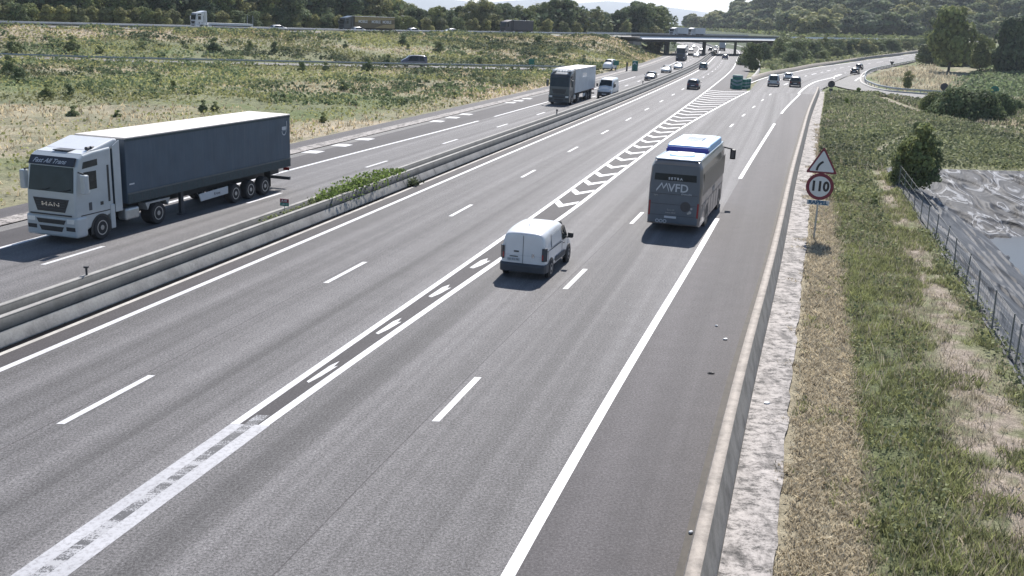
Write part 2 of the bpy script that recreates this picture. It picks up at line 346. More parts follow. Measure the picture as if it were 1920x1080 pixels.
class MB:
    def __init__(s): s.v = []; s.f = []
    def add(s, vs, fs):
        k = len(s.v); s.v += [tuple(map(float, q)) for q in vs]; s.f += [tuple(k+i for i in f) for f in fs]; return s
    def box(s, x0, x1, y0, y1, z0, z1):
        return s.add([(x0, y0, z0), (x1, y0, z0), (x1, y1, z0), (x0, y1, z0), (x0, y0, z1), (x1, y0, z1), (x1, y1, z1), (x0, y1, z1)],
                     [(0, 3, 2, 1), (4, 5, 6, 7), (0, 1, 5, 4), (1, 2, 6, 5), (2, 3, 7, 6), (3, 0, 4, 7)])
    def prism(s, prof, y0, y1, axis='y', shrink=None):
        """profile (a, z) swept from y0 to y1; axis y: a is x, axis x: a is y"""
        n = len(prof)
        p = (lambda a, z, t: (a, t, z)) if axis == 'y' else (lambda a, z, t: (t, a, z))
        vs = [p(a, z, y0) for a, z in prof]+[p(a, z, y1) for a, z in prof]
        fs = [tuple(range(n-1, -1, -1)), tuple(range(n, 2*n))]+[(i, (i+1) % n, n+(i+1) % n, n+i) for i in range(n)]
        return s.add(vs, fs)
    def cyl(s, p0, p1, r0, r1=None, n=12, caps=True):
        r1 = r0 if r1 is None else r1; p0 = Vector(p0); p1 = Vector(p1); d = (p1-p0).normalized()
        a = d.orthogonal().normalized(); bb = d.cross(a)
        vs = [p0+(a*math.cos(6.28319*i/n)+bb*math.sin(6.28319*i/n))*r0 for i in range(n)]+[p1+(a*math.cos(6.28319*i/n)+bb*math.sin(6.28319*i/n))*r1 for i in range(n)]
        fs = [(i, (i+1) % n, n+(i+1) % n, n+i) for i in range(n)]
        if caps: fs += [tuple(range(n-1, -1, -1)), tuple(range(n, 2*n))]
        return s.add(vs, fs)
    def poly(s, pts, n, t=.012):
        """thin plate: polygon pts, thickness t along n"""
        n = Vector(n); k = len(pts); pts = [Vector(p) for p in pts]
        vs = [p for p in pts]+[p+n*t for p in pts]
        return s.add(vs, [tuple(range(k-1, -1, -1)), tuple(range(k, 2*k))]+[(i, (i+1) % k, k+(i+1) % k, k+i) for i in range(k)])
    def rings(s, rings, close=True):
        n = len(rings[0]); k = len(s.v); vs = [q for r in rings for q in r]
        fs = [(j*n+i, j*n+(i+1) % n, (j+1)*n+(i+1) % n, (j+1)*n+i) for j in range(len(rings)-1) for i in range(n)]
        if close: fs += [tuple(range(n-1, -1, -1)), tuple((len(rings)-1)*n+i for i in range(n))]
        return s.add(vs, fs)
    def build(s, name, mat, parent=None, bevel=0, smooth=False, sub=0, seg=2):
        me = bpy.data.meshes.new(name); me.from_pydata(s.v, [], s.f); me.update()
        import bmesh
        bm = bmesh.new(); bm.from_mesh(me); bmesh.ops.recalc_face_normals(bm, faces=bm.faces); bm.to_mesh(me); bm.free()
        o = link(name, me, mat, parent)
        if bevel:
            md = o.modifiers.new('b', 'BEVEL'); md.width = bevel; md.segments = seg; md.limit_method = 'ANGLE'; md.angle_limit = .6
        if sub:
            md = o.modifiers.new('s', 'SUBSURF'); md.levels = sub; md.render_levels = sub
        if smooth or sub: me.polygons.foreach_set('use_smooth', [True]*len(me.polygons))
        return o
def strip_px(L_, R_, n, zf=None):
    pass
def ystrip(name, fL, fR, Y0_, Y1_, mat, z=0., cross=2, ground=False):
    """a band of surface between two curves X(Y)"""
    Ys = []; y = Y0_
    while y < Y1_: Ys.append(y); y += max(.8 if mat != 'gutter' else .25, (y if y > 0 else 0)*(.02 if mat != 'gutter' else .008))
    Ys.append(Y1_); Ys = np.array(Ys); a = fL(Ys); bq = fR(Ys); t = np.linspace(0, 1, cross)
    X = a[:, None]*(1-t)+bq[:, None]*t; YY = np.repeat(Ys[:, None], cross, 1)
    zz = z(X, YY) if callable(z) else np.full(X.shape, z)
    V = np.stack([X, YY, zz], -1).reshape(-1, 3)
    uv = np.stack([lat(X, YY), YY*1.035], -1).reshape(-1, 2)
    me = np_mesh(name, V, grid_faces(len(Ys), cross)[:, ::-1], uv=uv)
    o = link(name, me, mat); return tag(o, kind='structure')
def resample(pts, n):
    pts = np.array(pts, float); d = np.r_[0, np.cumsum(np.linalg.norm(np.diff(pts, axis=0), axis=1))]; t = np.linspace(0, d[-1], n)
    fx = pchip(d, pts[:, 0]); fy = pchip(d, pts[:, 1]); return np.stack([fx(t), fy(t)], -1)

# ------------------------------------------------------------------ ground sheet
def build_ground():
    na, nr = 560, 560
    u = np.linspace(-1, 1, na); ang = np.radians(44*u*(.55+.45*u*u)/1.0)   # denser in the middle
    ang = np.radians(np.interp(np.linspace(0, 1, na), [0, .06, .94, 1], [-88, -31, 31, 88]))
    r = np.concatenate([[1.5], np.geomspace(6, 1500, nr-12), np.geomspace(1600, 11000, 11)])
    A, Rr = np.meshgrid(ang, r, indexing='ij'); X = Rr*np.sin(A); Y = Rr*np.cos(A)-2
    Z = terrain(X, Y); px, py = P(X, np.maximum(Y, 1), Z*0+ramp_rise(X, Y))
    roads = inpoly(px, py, [G2 for G2 in RAMP_L]+RAMP_R[::-1]) | inpoly(px, py, JUNC)
    far = Y > 150
    Z = np.where(roads & far, np.minimum(Z, ramp_rise(X, Y)-.25), Z)
    o = lat(X, Y); d = corridor(o, Y)
    # ---- ground cover colours (real albedos)
    green = np.array([.14, .17, .08]); straw = np.array([.40, .345, .26]); soil = np.array([.34, .29, .24]); dgreen = np.array([.10, .125, .075])
    n1 = fbm(X*.05, Y*.05, 31); n2 = fbm(X*.35, Y*.35, 41); n3 = fbm(X*1.7, Y*1.7, 51)
    dry = sst((.55*n1+.45*n2-.47)*7+.35)
    band = fbm(X*.012, (Y-X*.35)*.075, 151, 3)
    # left bank: straw along the top edge and by the road shoulder
    dl = (yup(X)-Y)*.7071
    left = o < 0
    dry = np.where(left, np.clip(dry*.3+sst((band-.5)*6+.1)*.5+sst(1-np.abs(dl-12)/11)*.9+sst(1-(d-2)/6.)*.45, 0, 1), dry*.7)
    C = green*(1-dry[..., None])+straw*dry[..., None]
    C = C*(1-.5*n3[..., None]*0)+0
    dk = sst((n2-.52)*6)[..., None]*.5
    C = C*(1-dk)+dgreen*dk
    # right verge zones by lateral position
    vr = (o > 17) & (Y < 172) & (Y > -20)
    wob = (n2-.5)*1.2
    zdry = sst((o-19.4)/.5)*sst((21.75+(Y-25)*.012+wob*.4-o)/.3)
    zgrn = sst((o-21.6)/.4)*sst((24.2+wob-o)/.9)
    zpath = sst((o-np.interp(Y, [0, 16, 25, 38, 70], [22.6, 23.1, 23.8, 24.4, 25.2])-wob*.5)/.6)*sst((26.1+wob*.6-o)/.6)
    q = n3*.65+n2*.35
    base = green*.75+straw*.25
    base = base[None, None, :]*np.ones(X.shape+(1,))
    cz = base*(1-zdry[..., None])+(straw*.8+green*.2)*zdry[..., None]
    cz = cz*(1-zgrn[..., None]*.7)+green*.8*zgrn[..., None]*.7
    bare = sst((q-.39)*7)*zpath
    cz = cz*(1-bare[..., None])+soil*bare[..., None]
    fade = sst((Y-75)/50.)[..., None]
    cz = cz*(1-fade)+(C*.6+base*.4)*fade
    C = np.where(vr[..., None], cz, C)
    # footpaths seen further off
    def track(pts, wd, cc=soil):
        nonlocal C
        best = np.full(X.shape, 1e9)
        W = [ground_at(*p) for p in pts]
        for a, b_ in zip(W[:-1], W[1:]):
            ax, ay = a[:2]; bx, by = b_[0]-ax, b_[1]-ay; t = np.clip(((X-ax)*bx+(Y-ay)*by)/(bx*bx+by*by), 0, 1)
            best = np.minimum(best, np.hypot(X-ax-t*bx, Y-ay-t*by))
        k = (sst((wd-best+ (n3-.5)*.8)/.5))[..., None]; C = C*(1-k)+cc*k
    track([(1648, 181), (1675, 192), (1720, 208), (1780, 222), (1850, 232), (1930, 240)], 1.0)
    track([(1640, 285), (1668, 268), (1700, 252)], .35)
    track([(1660, 325), (1672, 350), (1700, 400)], .5)
    # planted field
    fld = inpoly(px, py, [(1780, 150), (1930, 132), (1930, 190), (1840, 186), (1800, 172)]) & far
    C = np.where(fld[..., None], np.array([.13, .15, .09])[None, None], C)
    woods = (Y > 300) & (dl < -25)
    C = np.where(woods[..., None], np.array([.08, .1, .06])[None, None], C)
    V = np.stack([X, Y, Z], -1).reshape(-1, 3)
    me = np_mesh('ground', V, grid_faces(na, nr), col=C.reshape(-1, 3), smooth=True)
    return tag(link('ground', me, 'ground'), kind='structure')
build_ground()

# ------------------------------------------------------------------ carriageways
far_y = 900
ystrip('service_strip', off(-15.5), off(-14.0), -10, far_y, 'asphalt_shoulder')
ystrip('drain_channel', off(-14.0), off(-12.9), -10, far_y, 'gutter')
ystrip('drain_slot', off(-12.9), off(-12.72), -10, far_y, 'void', -.02)
ystrip('shoulder_edge', off(-12.72), off(-12.0), -10, far_y, 'asphalt_pale')
ystrip('hard_shoulder', off(-12.0), off([(0, -9.95), (60, -9.8), (90, -9.1), (120, -8.8), (400, -8.8)]), -10, far_y, 'asphalt_dark')
ystrip('motorway_oncoming', off([(0, -9.95), (60, -9.8), (90, -9.1), (120, -8.8), (400, -8.8)]), off(-2.55), -10, far_y, 'asphalt', cross=3)
ystrip('median', off(-2.55), off(-1.2), -10, far_y, 'soil', .02)  # soil tone darkened to put in the shadow between the barriers
ystrip('drain_slot', off(-1.2), off(-.97), -10, far_y, 'void', -.02)
ystrip('drain_channel', off(-.97), off(-.8), -10, far_y, 'concrete_pale')
ystrip('hard_shoulder', off(-.8), off(0), -10, far_y, 'asphalt_dark')
ystrip('motorway', off(0), off(GL), -10, far_y, 'asphalt', cross=3)
NOSE = 158
ystrip('gore_area', off(GL), off(GR), -10, NOSE, 'asphalt_dark')
ystrip('slip_road', off(GR), off(RE), -10, NOSE, 'asphalt', cross=3)
ystrip('hard_shoulder', off(RE), off(AR), -10, NOSE, 'asphalt_shoulder', cross=3)
ystrip('gravel_edge', off(AR), off(BR), -10, NOSE, 'soil')
ystrip('drain_channel', off(BR), lambda Y: off(WR)(Y)+(vnoise(Y*1.9, Y*0, 4)-.55)*.09+(vnoise(Y*.5, Y*0, 6)-.5)*.08, -10, NOSE+8, 'gutter', .01, cross=2)
SHN = [(NOSE, 12.85)]+SH[1:]
ystrip('hard_shoulder', off(GL), off(SHN), NOSE, far_y, 'asphalt_dark')
# ramp beyond the nose
def px_strip(name, Lp, Rp, mat, n=60, dz=0., cross=6):
    a = resample(Lp, n); b_ = resample(Rp, n); t = np.linspace(0, 1, cross)
    X = a[:, None, 0]*(1-t)+b_[:, None, 0]*t; Y = a[:, None, 1]*(1-t)+b_[:, None, 1]*t
    V = np.stack([X, Y, ramp_rise(X, Y)+dz], -1).reshape(-1, 3)
    dist = np.r_[0, np.cumsum(np.linalg.norm(np.diff((a+b_)/2, axis=0), axis=1))]
    uv = np.stack([np.repeat(t[None]*9, n, 0), np.repeat(dist[:, None], cross, 1)], -1).reshape(-1, 2)
    return tag(link(name, np_mesh(name, V, grid_faces(n, cross)[:, ::-1], uv=uv), mat), kind='structure')
def g2(px, py):
    x, y, z = ground_at(px, py) if px > 1580 else (*G(px, py), 0); return (x, y)
YN = NOSE
gL = (float(off(GR)(YN)), YN); gR = (float(off(BR)(YN)), YN)
RL = [gL]+[g2(*p) for p in RAMP_L]; RR = [gR]+[g2(*p) for p in RAMP_R]
px_strip('slip_road', RL, RR, 'asphalt', cross=8)
def px_poly(name, pts, mat, dz):
    W = [g2(*p) for p in pts]
    me = bpy.data.meshes.new(name); me.from_pydata([(x, y, float(ramp_rise(x, y))+dz) for x, y in W], [], [tuple(range(len(W)))[::-1]]); me.update()
    u = me.uv_layers.new(name='UVMap')
    for l in me.loops:
        c_ = me.vertices[l.vertex_index].co; u.data[l.index].uv = (c_.x, c_.y)
    import bmesh
    bm = bmesh.new(); bm.from_mesh(me); bmesh.ops.triangulate(bm, faces=bm.faces, ngon_method='EAR_CLIP'); bm.to_mesh(me); bm.free()
    return tag(link(name, me, mat), kind='structure')
px_poly('junction_road', JUNC, 'asphalt_pale', .03)

# ------------------------------------------------------------------ markings
mk = MB()
def line(fc, y0, y1, wd, mat_mb, z=.006):
    n = max(2, int((y1-y0)/max(1.5, y0*.02))+1); ys = np.linspace(y0, y1, n)
    xs = fc(ys); hd = np.arctan((fc(ys+.2)-fc(ys-.2))/.4); hw = wd/2/np.cos(hd)
    zz = z+np.maximum(0, ys-100)*.00008
    vs = []; fs = []
    for x, y, h_, q in zip(xs, ys, hw, zz): vs += [(x-h_, y, q), (x+h_, y, q)]
    for i in range(n-1): fs.append((2*i, 2*i+1, 2*i+3, 2*i+2))
    mat_mb.add(vs, fs)
wm = MB()
line(off(0.02), -8, far_y, .22, wm)                                      # outgoing left edge
OE = [(0, -9.87), (45, -9.85), (60, -9.7), (90, -9.0), (120, -8.75), (600, -8.75)]
line(off(OE), -8, 96, .24, wm); line(off(OE), 101, 190, .2, wm); line(off(OE), 230, 700, .2, wm)
line(off(GL), 22, 600, .21, wm); line(off(GR), 22, NOSE+2, .23, wm)
OD = [(0, -6.7), (42, -6.6), (60, -6.2), (90, -5.85), (200, -5.7)]
def dashes(fc, first, per, ln, y1, wd, o):
    y = first
    while y < y1: line(fc, y, min(y+ln, y1), wd, o); y += per
dm = MB()
a = G(106, 795)[1]; dashes(off([(0, 3.85), (60, 3.75), (130, 3.3), (250, 3.2)]), a, 13.45, 3.4, 620, .18, dm)
a = G(15, 516)[1]-13.2*3; dashes(off(OD), a, 13.75, 3.3, 620, .18, dm)
a = G(808, 790)[1]-12.9; dashes(off(RD), a, 12.9, 3.2, NOSE+2, .18, dm)
line(off([(0, -3.35), (60, -3.15), (110, -2.85), (300, -2.8)]), -8, 620, .18, dm)     # oncoming inner edge
for p0, p1 in (((945, 1500), (1348, 410)), ((1388, 335), (1455, 232)), ((1465, 213), (1497, 176))):
    line(off(RE), max(-8, G(*p0)[1]) if p0[1] < 1400 else -8, G(*p1)[1], .24, wm)
sm_ = MB(); line(off(3.6), -8, 300, .025, sm_, .004); line(off([(a_, b_-.25) for a_, b_ in RD]), -8, NOSE-2, .025, sm_, .004); line(off(-6.95), -8, 200, .03, sm_, .004); tag(sm_.build('road_seam', 'asphalt_shoulder'), kind='structure')
ow = wm.build('road_marking', 'paint'); tag(ow, kind='structure'); od_ = dm.build('road_marking', 'paint'); tag(od_, kind='structure')
# worn hatched wedge where the two lines meet
hm = MB(); line(off([(0, 7.55), (30, 7.55)]), -8, 22, .3, hm); line(off([(0, 8.1), (30, 8.12)]), -8, 22, .34, hm)
paint('paint_grey', .75, .47, (.43, .43, .45)); tag(hm.build('road_marking', 'paint_grey'), kind='structure')
hw_ = MB(); line(off([(0, 7.84), (30, 7.84)]), -8, 22.6, .3, hw_, .005); tag(hw_.build('road_marking', 'paint_worn'), kind='structure')
# chevrons of the gore
cm = MB(); fl, fr_ = off(GL), off(GR)
def chevron(y):
    """arrow-like chevron: both arms run back from a point nearer the camera"""
    sc = .16; xl = float(fl(y))+sc; xr = float(fr_(y))-sc; wd = xr-xl
    if wd < .35:
        return
    arm = min(2.4, 1.0+wd*.30) if wd > 1 else 1.9
    th = 1.0 if wd < 2 else (.9 if y < 100 else .72)
    if wd < .9:   # near the tip the chevrons are long narrow darts
        xm = xl+wd*.5; q = wd*.2
        pts = [(xm-q*1.3, y-.75), (xm-q*.1, y-.85), (xm+q*.9, y-.35), (xm+q*1.7, y+.55), (xm+q*.7, y+.45), (xm+q*.1, y+.95), (xm-q*1.0, y+.55)]
        off_ = [(x+fhead(y)*(yy-y)*1.0, yy, .006) for x, yy in pts]
        cm.add([(float(a_), b_, c_) for a_, b_, c_ in off_], [tuple(range(len(pts)))]); return
    xm = xl+wd*.42
    def sk(x, yy): return (float(x+fhead(y)*(yy-y)), yy, .006+max(0, y-80)*.0001)
    z0 = y; e = arm
    t2 = th*(1 if y < 110 else 1.0)
    cm.add([sk(xl, z0+e*.9), sk(xm, z0), sk(xm, z0+t2), sk(xl, z0+e*.9+t2)], [(0, 1, 2, 3)])
    cm.add([sk(xm, z0), sk(xr, z0+e*.95), sk(xr, z0+e*.95+t2*.8), sk(xm, z0+t2)], [(0, 1, 2, 3)])
ARY = [G(x, y)[1] for x, y in [(603, 698), (727, 612), (823, 546), (895, 494), (1050, 389), (1090, 366)]]
for y in ARY: chevron(y)
y = ARY[-1]
k = 0
while y < NOSE-6:
    y += 3.6 if y < 60 else 4.0; chevron(y)
tag(cm.build('road_marking', 'paint'), kind='structure')
# square blocks of the oncoming shoulder, and the ramp's own lines
bk = MB()
for px, py in [(587, 285), (641, 272.5), (684, 261), (820, 227.5), (849, 220.5), (874, 214.5), (957, 192.5), (972, 189), (988, 185)]:
    x, y = G(px, py); o_ = float(lat(x, y)); hd = theta(y); s_, c_ = math.sin(hd), math.cos(hd)
    pts = [(-.55, -.75), (.55, -.6), (.55, .75), (-.55, .6)]
    bk.add([(x+a_*c_+b_*s_, y-a_*s_+b_*c_, .008) for a_, b_ in pts], [(0, 1, 2, 3)])
tag(bk.build('road_marking', 'paint'), kind='structure')
rm = MB()
def pxline(pts, wd, dash=None):
    W = resample([g2(*p) for p in pts], 60); d = np.gradient(W, axis=0); d /= np.linalg.norm(d, axis=1)[:, None]; nrm = np.stack([d[:, 1], -d[:, 0]], -1)
    L_ = W-nrm*wd/2; R_ = W+nrm*wd/2; acc = np.r_[0, np.cumsum(np.linalg.norm(np.diff(W, axis=0), axis=1))]
    for i in range(59):
        if dash and (acc[i] % dash[0]) > dash[1]: continue
        q = [L_[i], R_[i], R_[i+1], L_[i+1]]
        rm.add([(x, y, float(ramp_rise(x, y))+.045) for x, y in q], [(0, 1, 2, 3)])
pxline([(1497, 176), (1515, 161), (1533, 152.5), (1557, 147), (1585, 137)], .35)
pxline([(1563, 148), (1566, 143), (1585, 137.5)], .3)
pxline([(1470, 160), (1500, 146), (1540, 136), (1600, 124), (1660, 115), (1735, 103)], .3, (13, 5))
pxline([(1402, 158), (1441, 144.5), (1490, 135.5), (1523, 128.5), (1607, 116.5), (1690, 105.5), (1737, 99)], .3)
pxline([(1625, 134), (1660, 125.5), (1738, 108.5)], .3)
pxline([(1603, 152), (1612, 146), (1625, 140)], .3)
tag(rm.build('road_marking', 'paint'), kind='structure')
# mid road on the left, and the road on the bank
def xband(name, xs, ys, wd, mat, zf, dz=.03):
    W = resample(list(zip(xs, ys)), 90); d = np.gradient(W, axis=0); d /= np.linalg.norm(d, axis=1)[:, None]; nrm = np.stack([-d[:, 1], d[:, 0]], -1)
    t = np.linspace(-.5, .5, 4)*wd; X = W[:, None, 0]+nrm[:, None, 0]*t; Y = W[:, None, 1]+nrm[:, None, 1]*t
    zc = zf(W[:, 0], W[:, 1]); Z = np.repeat(zc[:, None], 4, 1)+dz
    V = np.stack([X, Y, Z], -1).reshape(-1, 3); uv = np.stack([np.repeat(t[None], 90, 0), Y*0+W[:, None, 0]], -1).reshape(-1, 2)
    return tag(link(name, np_mesh(name, V, grid_faces(90, 4), uv=uv), mat), kind='structure')
mx_ = np.linspace(-190, 14, 40); xband('access_road', mx_, ymid(mx_)+3.5, 6.5, 'asphalt_pale', lambda x, y: x*0, .12)
ux = np.linspace(-230, 36, 40); xband('upper_road', ux, yup(ux)+3, 15, 'asphalt_pale', lambda x, y: ZU(x), .05)
ux = np.linspace(90, 330, 40); xband('upper_road', ux, yup(ux)+3, 13, 'asphalt_pale', lambda x, y: ZU(x), .05)
# debris on the shoulder, as in the picture
# ------------------------------------------------------------------ barriers, guardrails, fence
def sweep(name, fc, y0, y1, prof, mat, parent=None, zfun=None, step=1.0):
    """profile [(offset, z)] swept along a curve X(Y)"""
    ys = []; y = y0
    while y < y1: ys.append(y); y += max(step, abs(y)*.02)
    ys.append(y1); ys = np.array(ys); xs = fc(ys); hd = np.arctan((fc(ys+.2)-fc(ys-.2))/.4)
    pr = np.array(prof); c, s = np.cos(hd)[:, None], np.sin(hd)[:, None]
    X = xs[:, None]+pr[None, :, 0]*c; Y = ys[:, None]-pr[None, :, 0]*s; Z = np.repeat(pr[None, :, 1], len(ys), 0)
    if zfun is not None: Z = Z+zfun(xs, ys)[:, None]
    V = np.stack([X, Y, Z], -1).reshape(-1, 3)
    return link(name, np_mesh(name, V, grid_faces(len(ys), len(prof))), mat, parent)
NJ = [(-.3, 0), (-.3, .08), (-.14, .3), (-.085, .8), (.085, .8), (.14, .3), (.3, .08), (.3, 0)]
HALF = [(-.16, 0), (-.16, .8), (0, .81), (.06, .34), (.26, .08), (.26, 0)]
def lit_part(name, fc, y0, y1, prof, mat, par): return sweep(name, fc, y0, y1, prof, mat, par)
# median pair: near foot pale, uprights and far foot with shade painted in as dark concrete
bR = empty('median_barrier', (float(off(-1.5)(0)), 0, 0), 0, 'weathered grey concrete median barrier nearest the camera, shade-coloured upright, pale foot along the drain', 'barrier', 'concrete barriers of the median')
bL = empty('median_barrier', (float(off(-2.3)(0)), 0, 0), 0, 'grey concrete median barrier on the far side of the weed-filled gap', 'barrier', 'concrete barriers of the median')
def unparent_keep(o, par):
    o.parent = par; o.matrix_parent_inverse = Matrix.Translation(par.location).inverted()
for par, oo, sgn in ((bR, -1.47, 1), (bL, -2.3, -1)):
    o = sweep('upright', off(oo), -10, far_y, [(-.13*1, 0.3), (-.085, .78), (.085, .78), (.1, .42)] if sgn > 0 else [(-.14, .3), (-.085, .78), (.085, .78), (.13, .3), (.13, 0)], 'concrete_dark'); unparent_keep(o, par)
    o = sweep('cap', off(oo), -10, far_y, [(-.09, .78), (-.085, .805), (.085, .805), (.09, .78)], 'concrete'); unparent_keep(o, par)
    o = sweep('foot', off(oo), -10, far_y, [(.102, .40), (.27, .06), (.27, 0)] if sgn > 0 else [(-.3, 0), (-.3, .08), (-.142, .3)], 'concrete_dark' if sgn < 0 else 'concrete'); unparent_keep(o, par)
# joints and stains of the near barrier
for yy in [56.5, 58.9, 61.5]:
    x = float(off(-1.31)(yy)); h_ = theta(yy); c, s = math.cos(h_), math.sin(h_)
    jm = MB()
    for a0, z0, a1, z1 in ((.102, .42, .292, .06), (.086, .78, .102, .42)):
        q = [(x-.16*c+a0*c+t*s+.006*c, yy+.16*s-a0*s+t*c, z0+.003) for t in (-.025, .025)]+[(x-.16*c+a1*c+t*s+.006*c, yy+.16*s-a1*s+t*c, z1+.003) for t in (.025, -.025)]
        jm.add(q, [(0, 1, 2, 3)])
    o = jm.build('joint', 'black_plastic'); unparent_keep(o, bR)
rb = empty('roadside_barrier', (float(off(BR)(0)), 0, 0), 0, 'brownish concrete barrier along the right hard shoulder, beside the white channel', 'barrier')
o = sweep('wall', off([(a_, b_-.3) for a_, b_ in BR]), -6, NOSE+6, [(-.28, 0), (-.28, .08), (-.18, .34), (-.16, .82), (.08, .83), (.27, .08), (.28, 0)], 'concrete_old'); unparent_keep(o, rb)
o = sweep('face', off([(a_, b_-.3) for a_, b_ in BR]), -6, NOSE+6, [(.084, .826), (.19, .42), (.283, .08), (.287, 0)], 'face_shade'); unparent_keep(o, rb)  # shaded side of the wall, its shade put into a greyer colour
# ramp barriers (pixel traced on the road plane)
def wsweep(name, W, prof, mat, zf, label, cat='barrier', group=None, posts=0, post_h=.7, kindname='post'):
    W = np.array(W); d = np.gradient(W, axis=0); d /= np.linalg.norm(d, axis=1)[:, None]; nx, ny = d[:, 1], -d[:, 0]
    z0 = zf(W[:, 0], W[:, 1]); pr = np.array(prof)
    X = W[:, 0:1]+nx[:, None]*pr[None, :, 0]; Y = W[:, 1:2]+ny[:, None]*pr[None, :, 0]; Z = z0[:, None]+pr[None, :, 1]
    V = np.stack([X, Y, Z], -1).reshape(-1, 3)-np.array([W[0, 0], W[0, 1], 0])
    rt = empty(name, (W[0, 0], W[0, 1], 0), 0, label, cat, group)
    link('rail' if posts else 'wall', np_mesh(name, V, grid_faces(len(W), len(prof))), mat, rt)
    if posts:
        acc = np.r_[0, np.cumsum(np.linalg.norm(np.diff(W, axis=0), axis=1))]; n = min(95, int(acc[-1]/posts)); pm = None
        for k in range(n):
            s_ = (k+.5)*acc[-1]/n; x = np.interp(s_, acc, W[:, 0]); y = np.interp(s_, acc, W[:, 1]); z = float(zf(np.array([x]), np.array([y]))[0])
            if pm is None:
                q = MB().box(-.05, .05, -.05, .05, -.3, post_h).build(kindname, mat, rt); pm = q
            else:
                q = pm.copy(); COL.objects.link(q); q.parent = rt
            q.location = (x-W[0, 0], y-W[0, 1], z)
    return rt
WALLP = [(-.25, -.2), (-.12, .8), (.12, .8), (.25, -.2)]
RAIL = [(-.03, .42), (-.09, .5), (-.03, .57), (-.09, .64), (-.03, .74), (.03, .74), (.03, .42), (-.03, .42)]
zr = lambda x, y: ramp_rise(x, y)
left_b = resample([g2(*p) for p in [(1400, 156), (1441, 141.5), (1490, 132.5), (1523, 125.5), (1607, 113.5), (1690, 102.5), (1737, 96.5), (1800, 90)]], 70)
wsweep('slip_road_barrier', left_b, WALLP, 'concrete_old', zr, 'long concrete wall along the far side of the curving slip road')
rr = resample([g2(*p) for p in [(1745, 110.5), (1673, 125), (1640, 132), (1625, 139), (1621, 148), (1631, 160.5), (1657, 168.5), (1690, 173.5), (1723, 176), (1800, 181)]], 90)
wsweep('hairpin_guardrail', rr, RAIL, 'galv', zr, 'steel guardrail bending tightly round the grassy corner of the junction', 'guardrail', posts=4)
wsweep('hairpin_kerb', rr+np.array([-.9, -.3]), [(-.2, 0), (-.2, .25), (.2, .25), (.2, 0)], 'concrete_pale', zr, 'pale concrete kerb following the tight bend of the junction', 'kerb')
mb_ = [(x, y) for x, y in zip(off([(150, 12.4), (174, 12.2), (210, 12.6), (245, 13), (295, 13.2), (388, 13), (600, 13)])(np.linspace(172, 640, 90)), np.linspace(172, 640, 90))]
wsweep('motorway_edge_wall', mb_, WALLP, 'concrete_pale', lambda x, y: x*0, 'pale low concrete wall curving away beyond the green gore cushion')
xs = np.linspace(-190, 10, 80)
wsweep('access_road_guardrail', list(zip(xs, ymid(xs)-1.2)), RAIL, 'galv', lambda x, y: x*0+.25, 'grey steel guardrail along the access road at the foot of the left bank', 'guardrail', posts=4)
xs = np.linspace(-150, 32, 80)
wsweep('upper_guardrail', list(zip(xs, yup(xs)-6.4)), RAIL, 'galv', lambda x, y: ZU(x)+.15, 'steel guardrail at the near edge of the road on top of the left bank', 'guardrail', posts=4)
wsweep('upper_guardrail', list(zip(xs, yup(xs)+11)), RAIL, 'galv', lambda x, y: ZU(x)+.1, 'steel guardrail at the far edge of the upper left road, before the trees', 'guardrail', posts=4)
xs = np.linspace(92, 215, 60)
wsweep('upper_guardrail', list(zip(xs, yup(xs)-6)), [(-.03, -.1), (-.09, .5), (-.03, .8), (.03, .8), (.03, -.1)], 'deck_edge', lambda x, y: ZU(x)+.1, 'pale guardrail of the road continuing right of the bridge, above bushes', 'guardrail', posts=5)
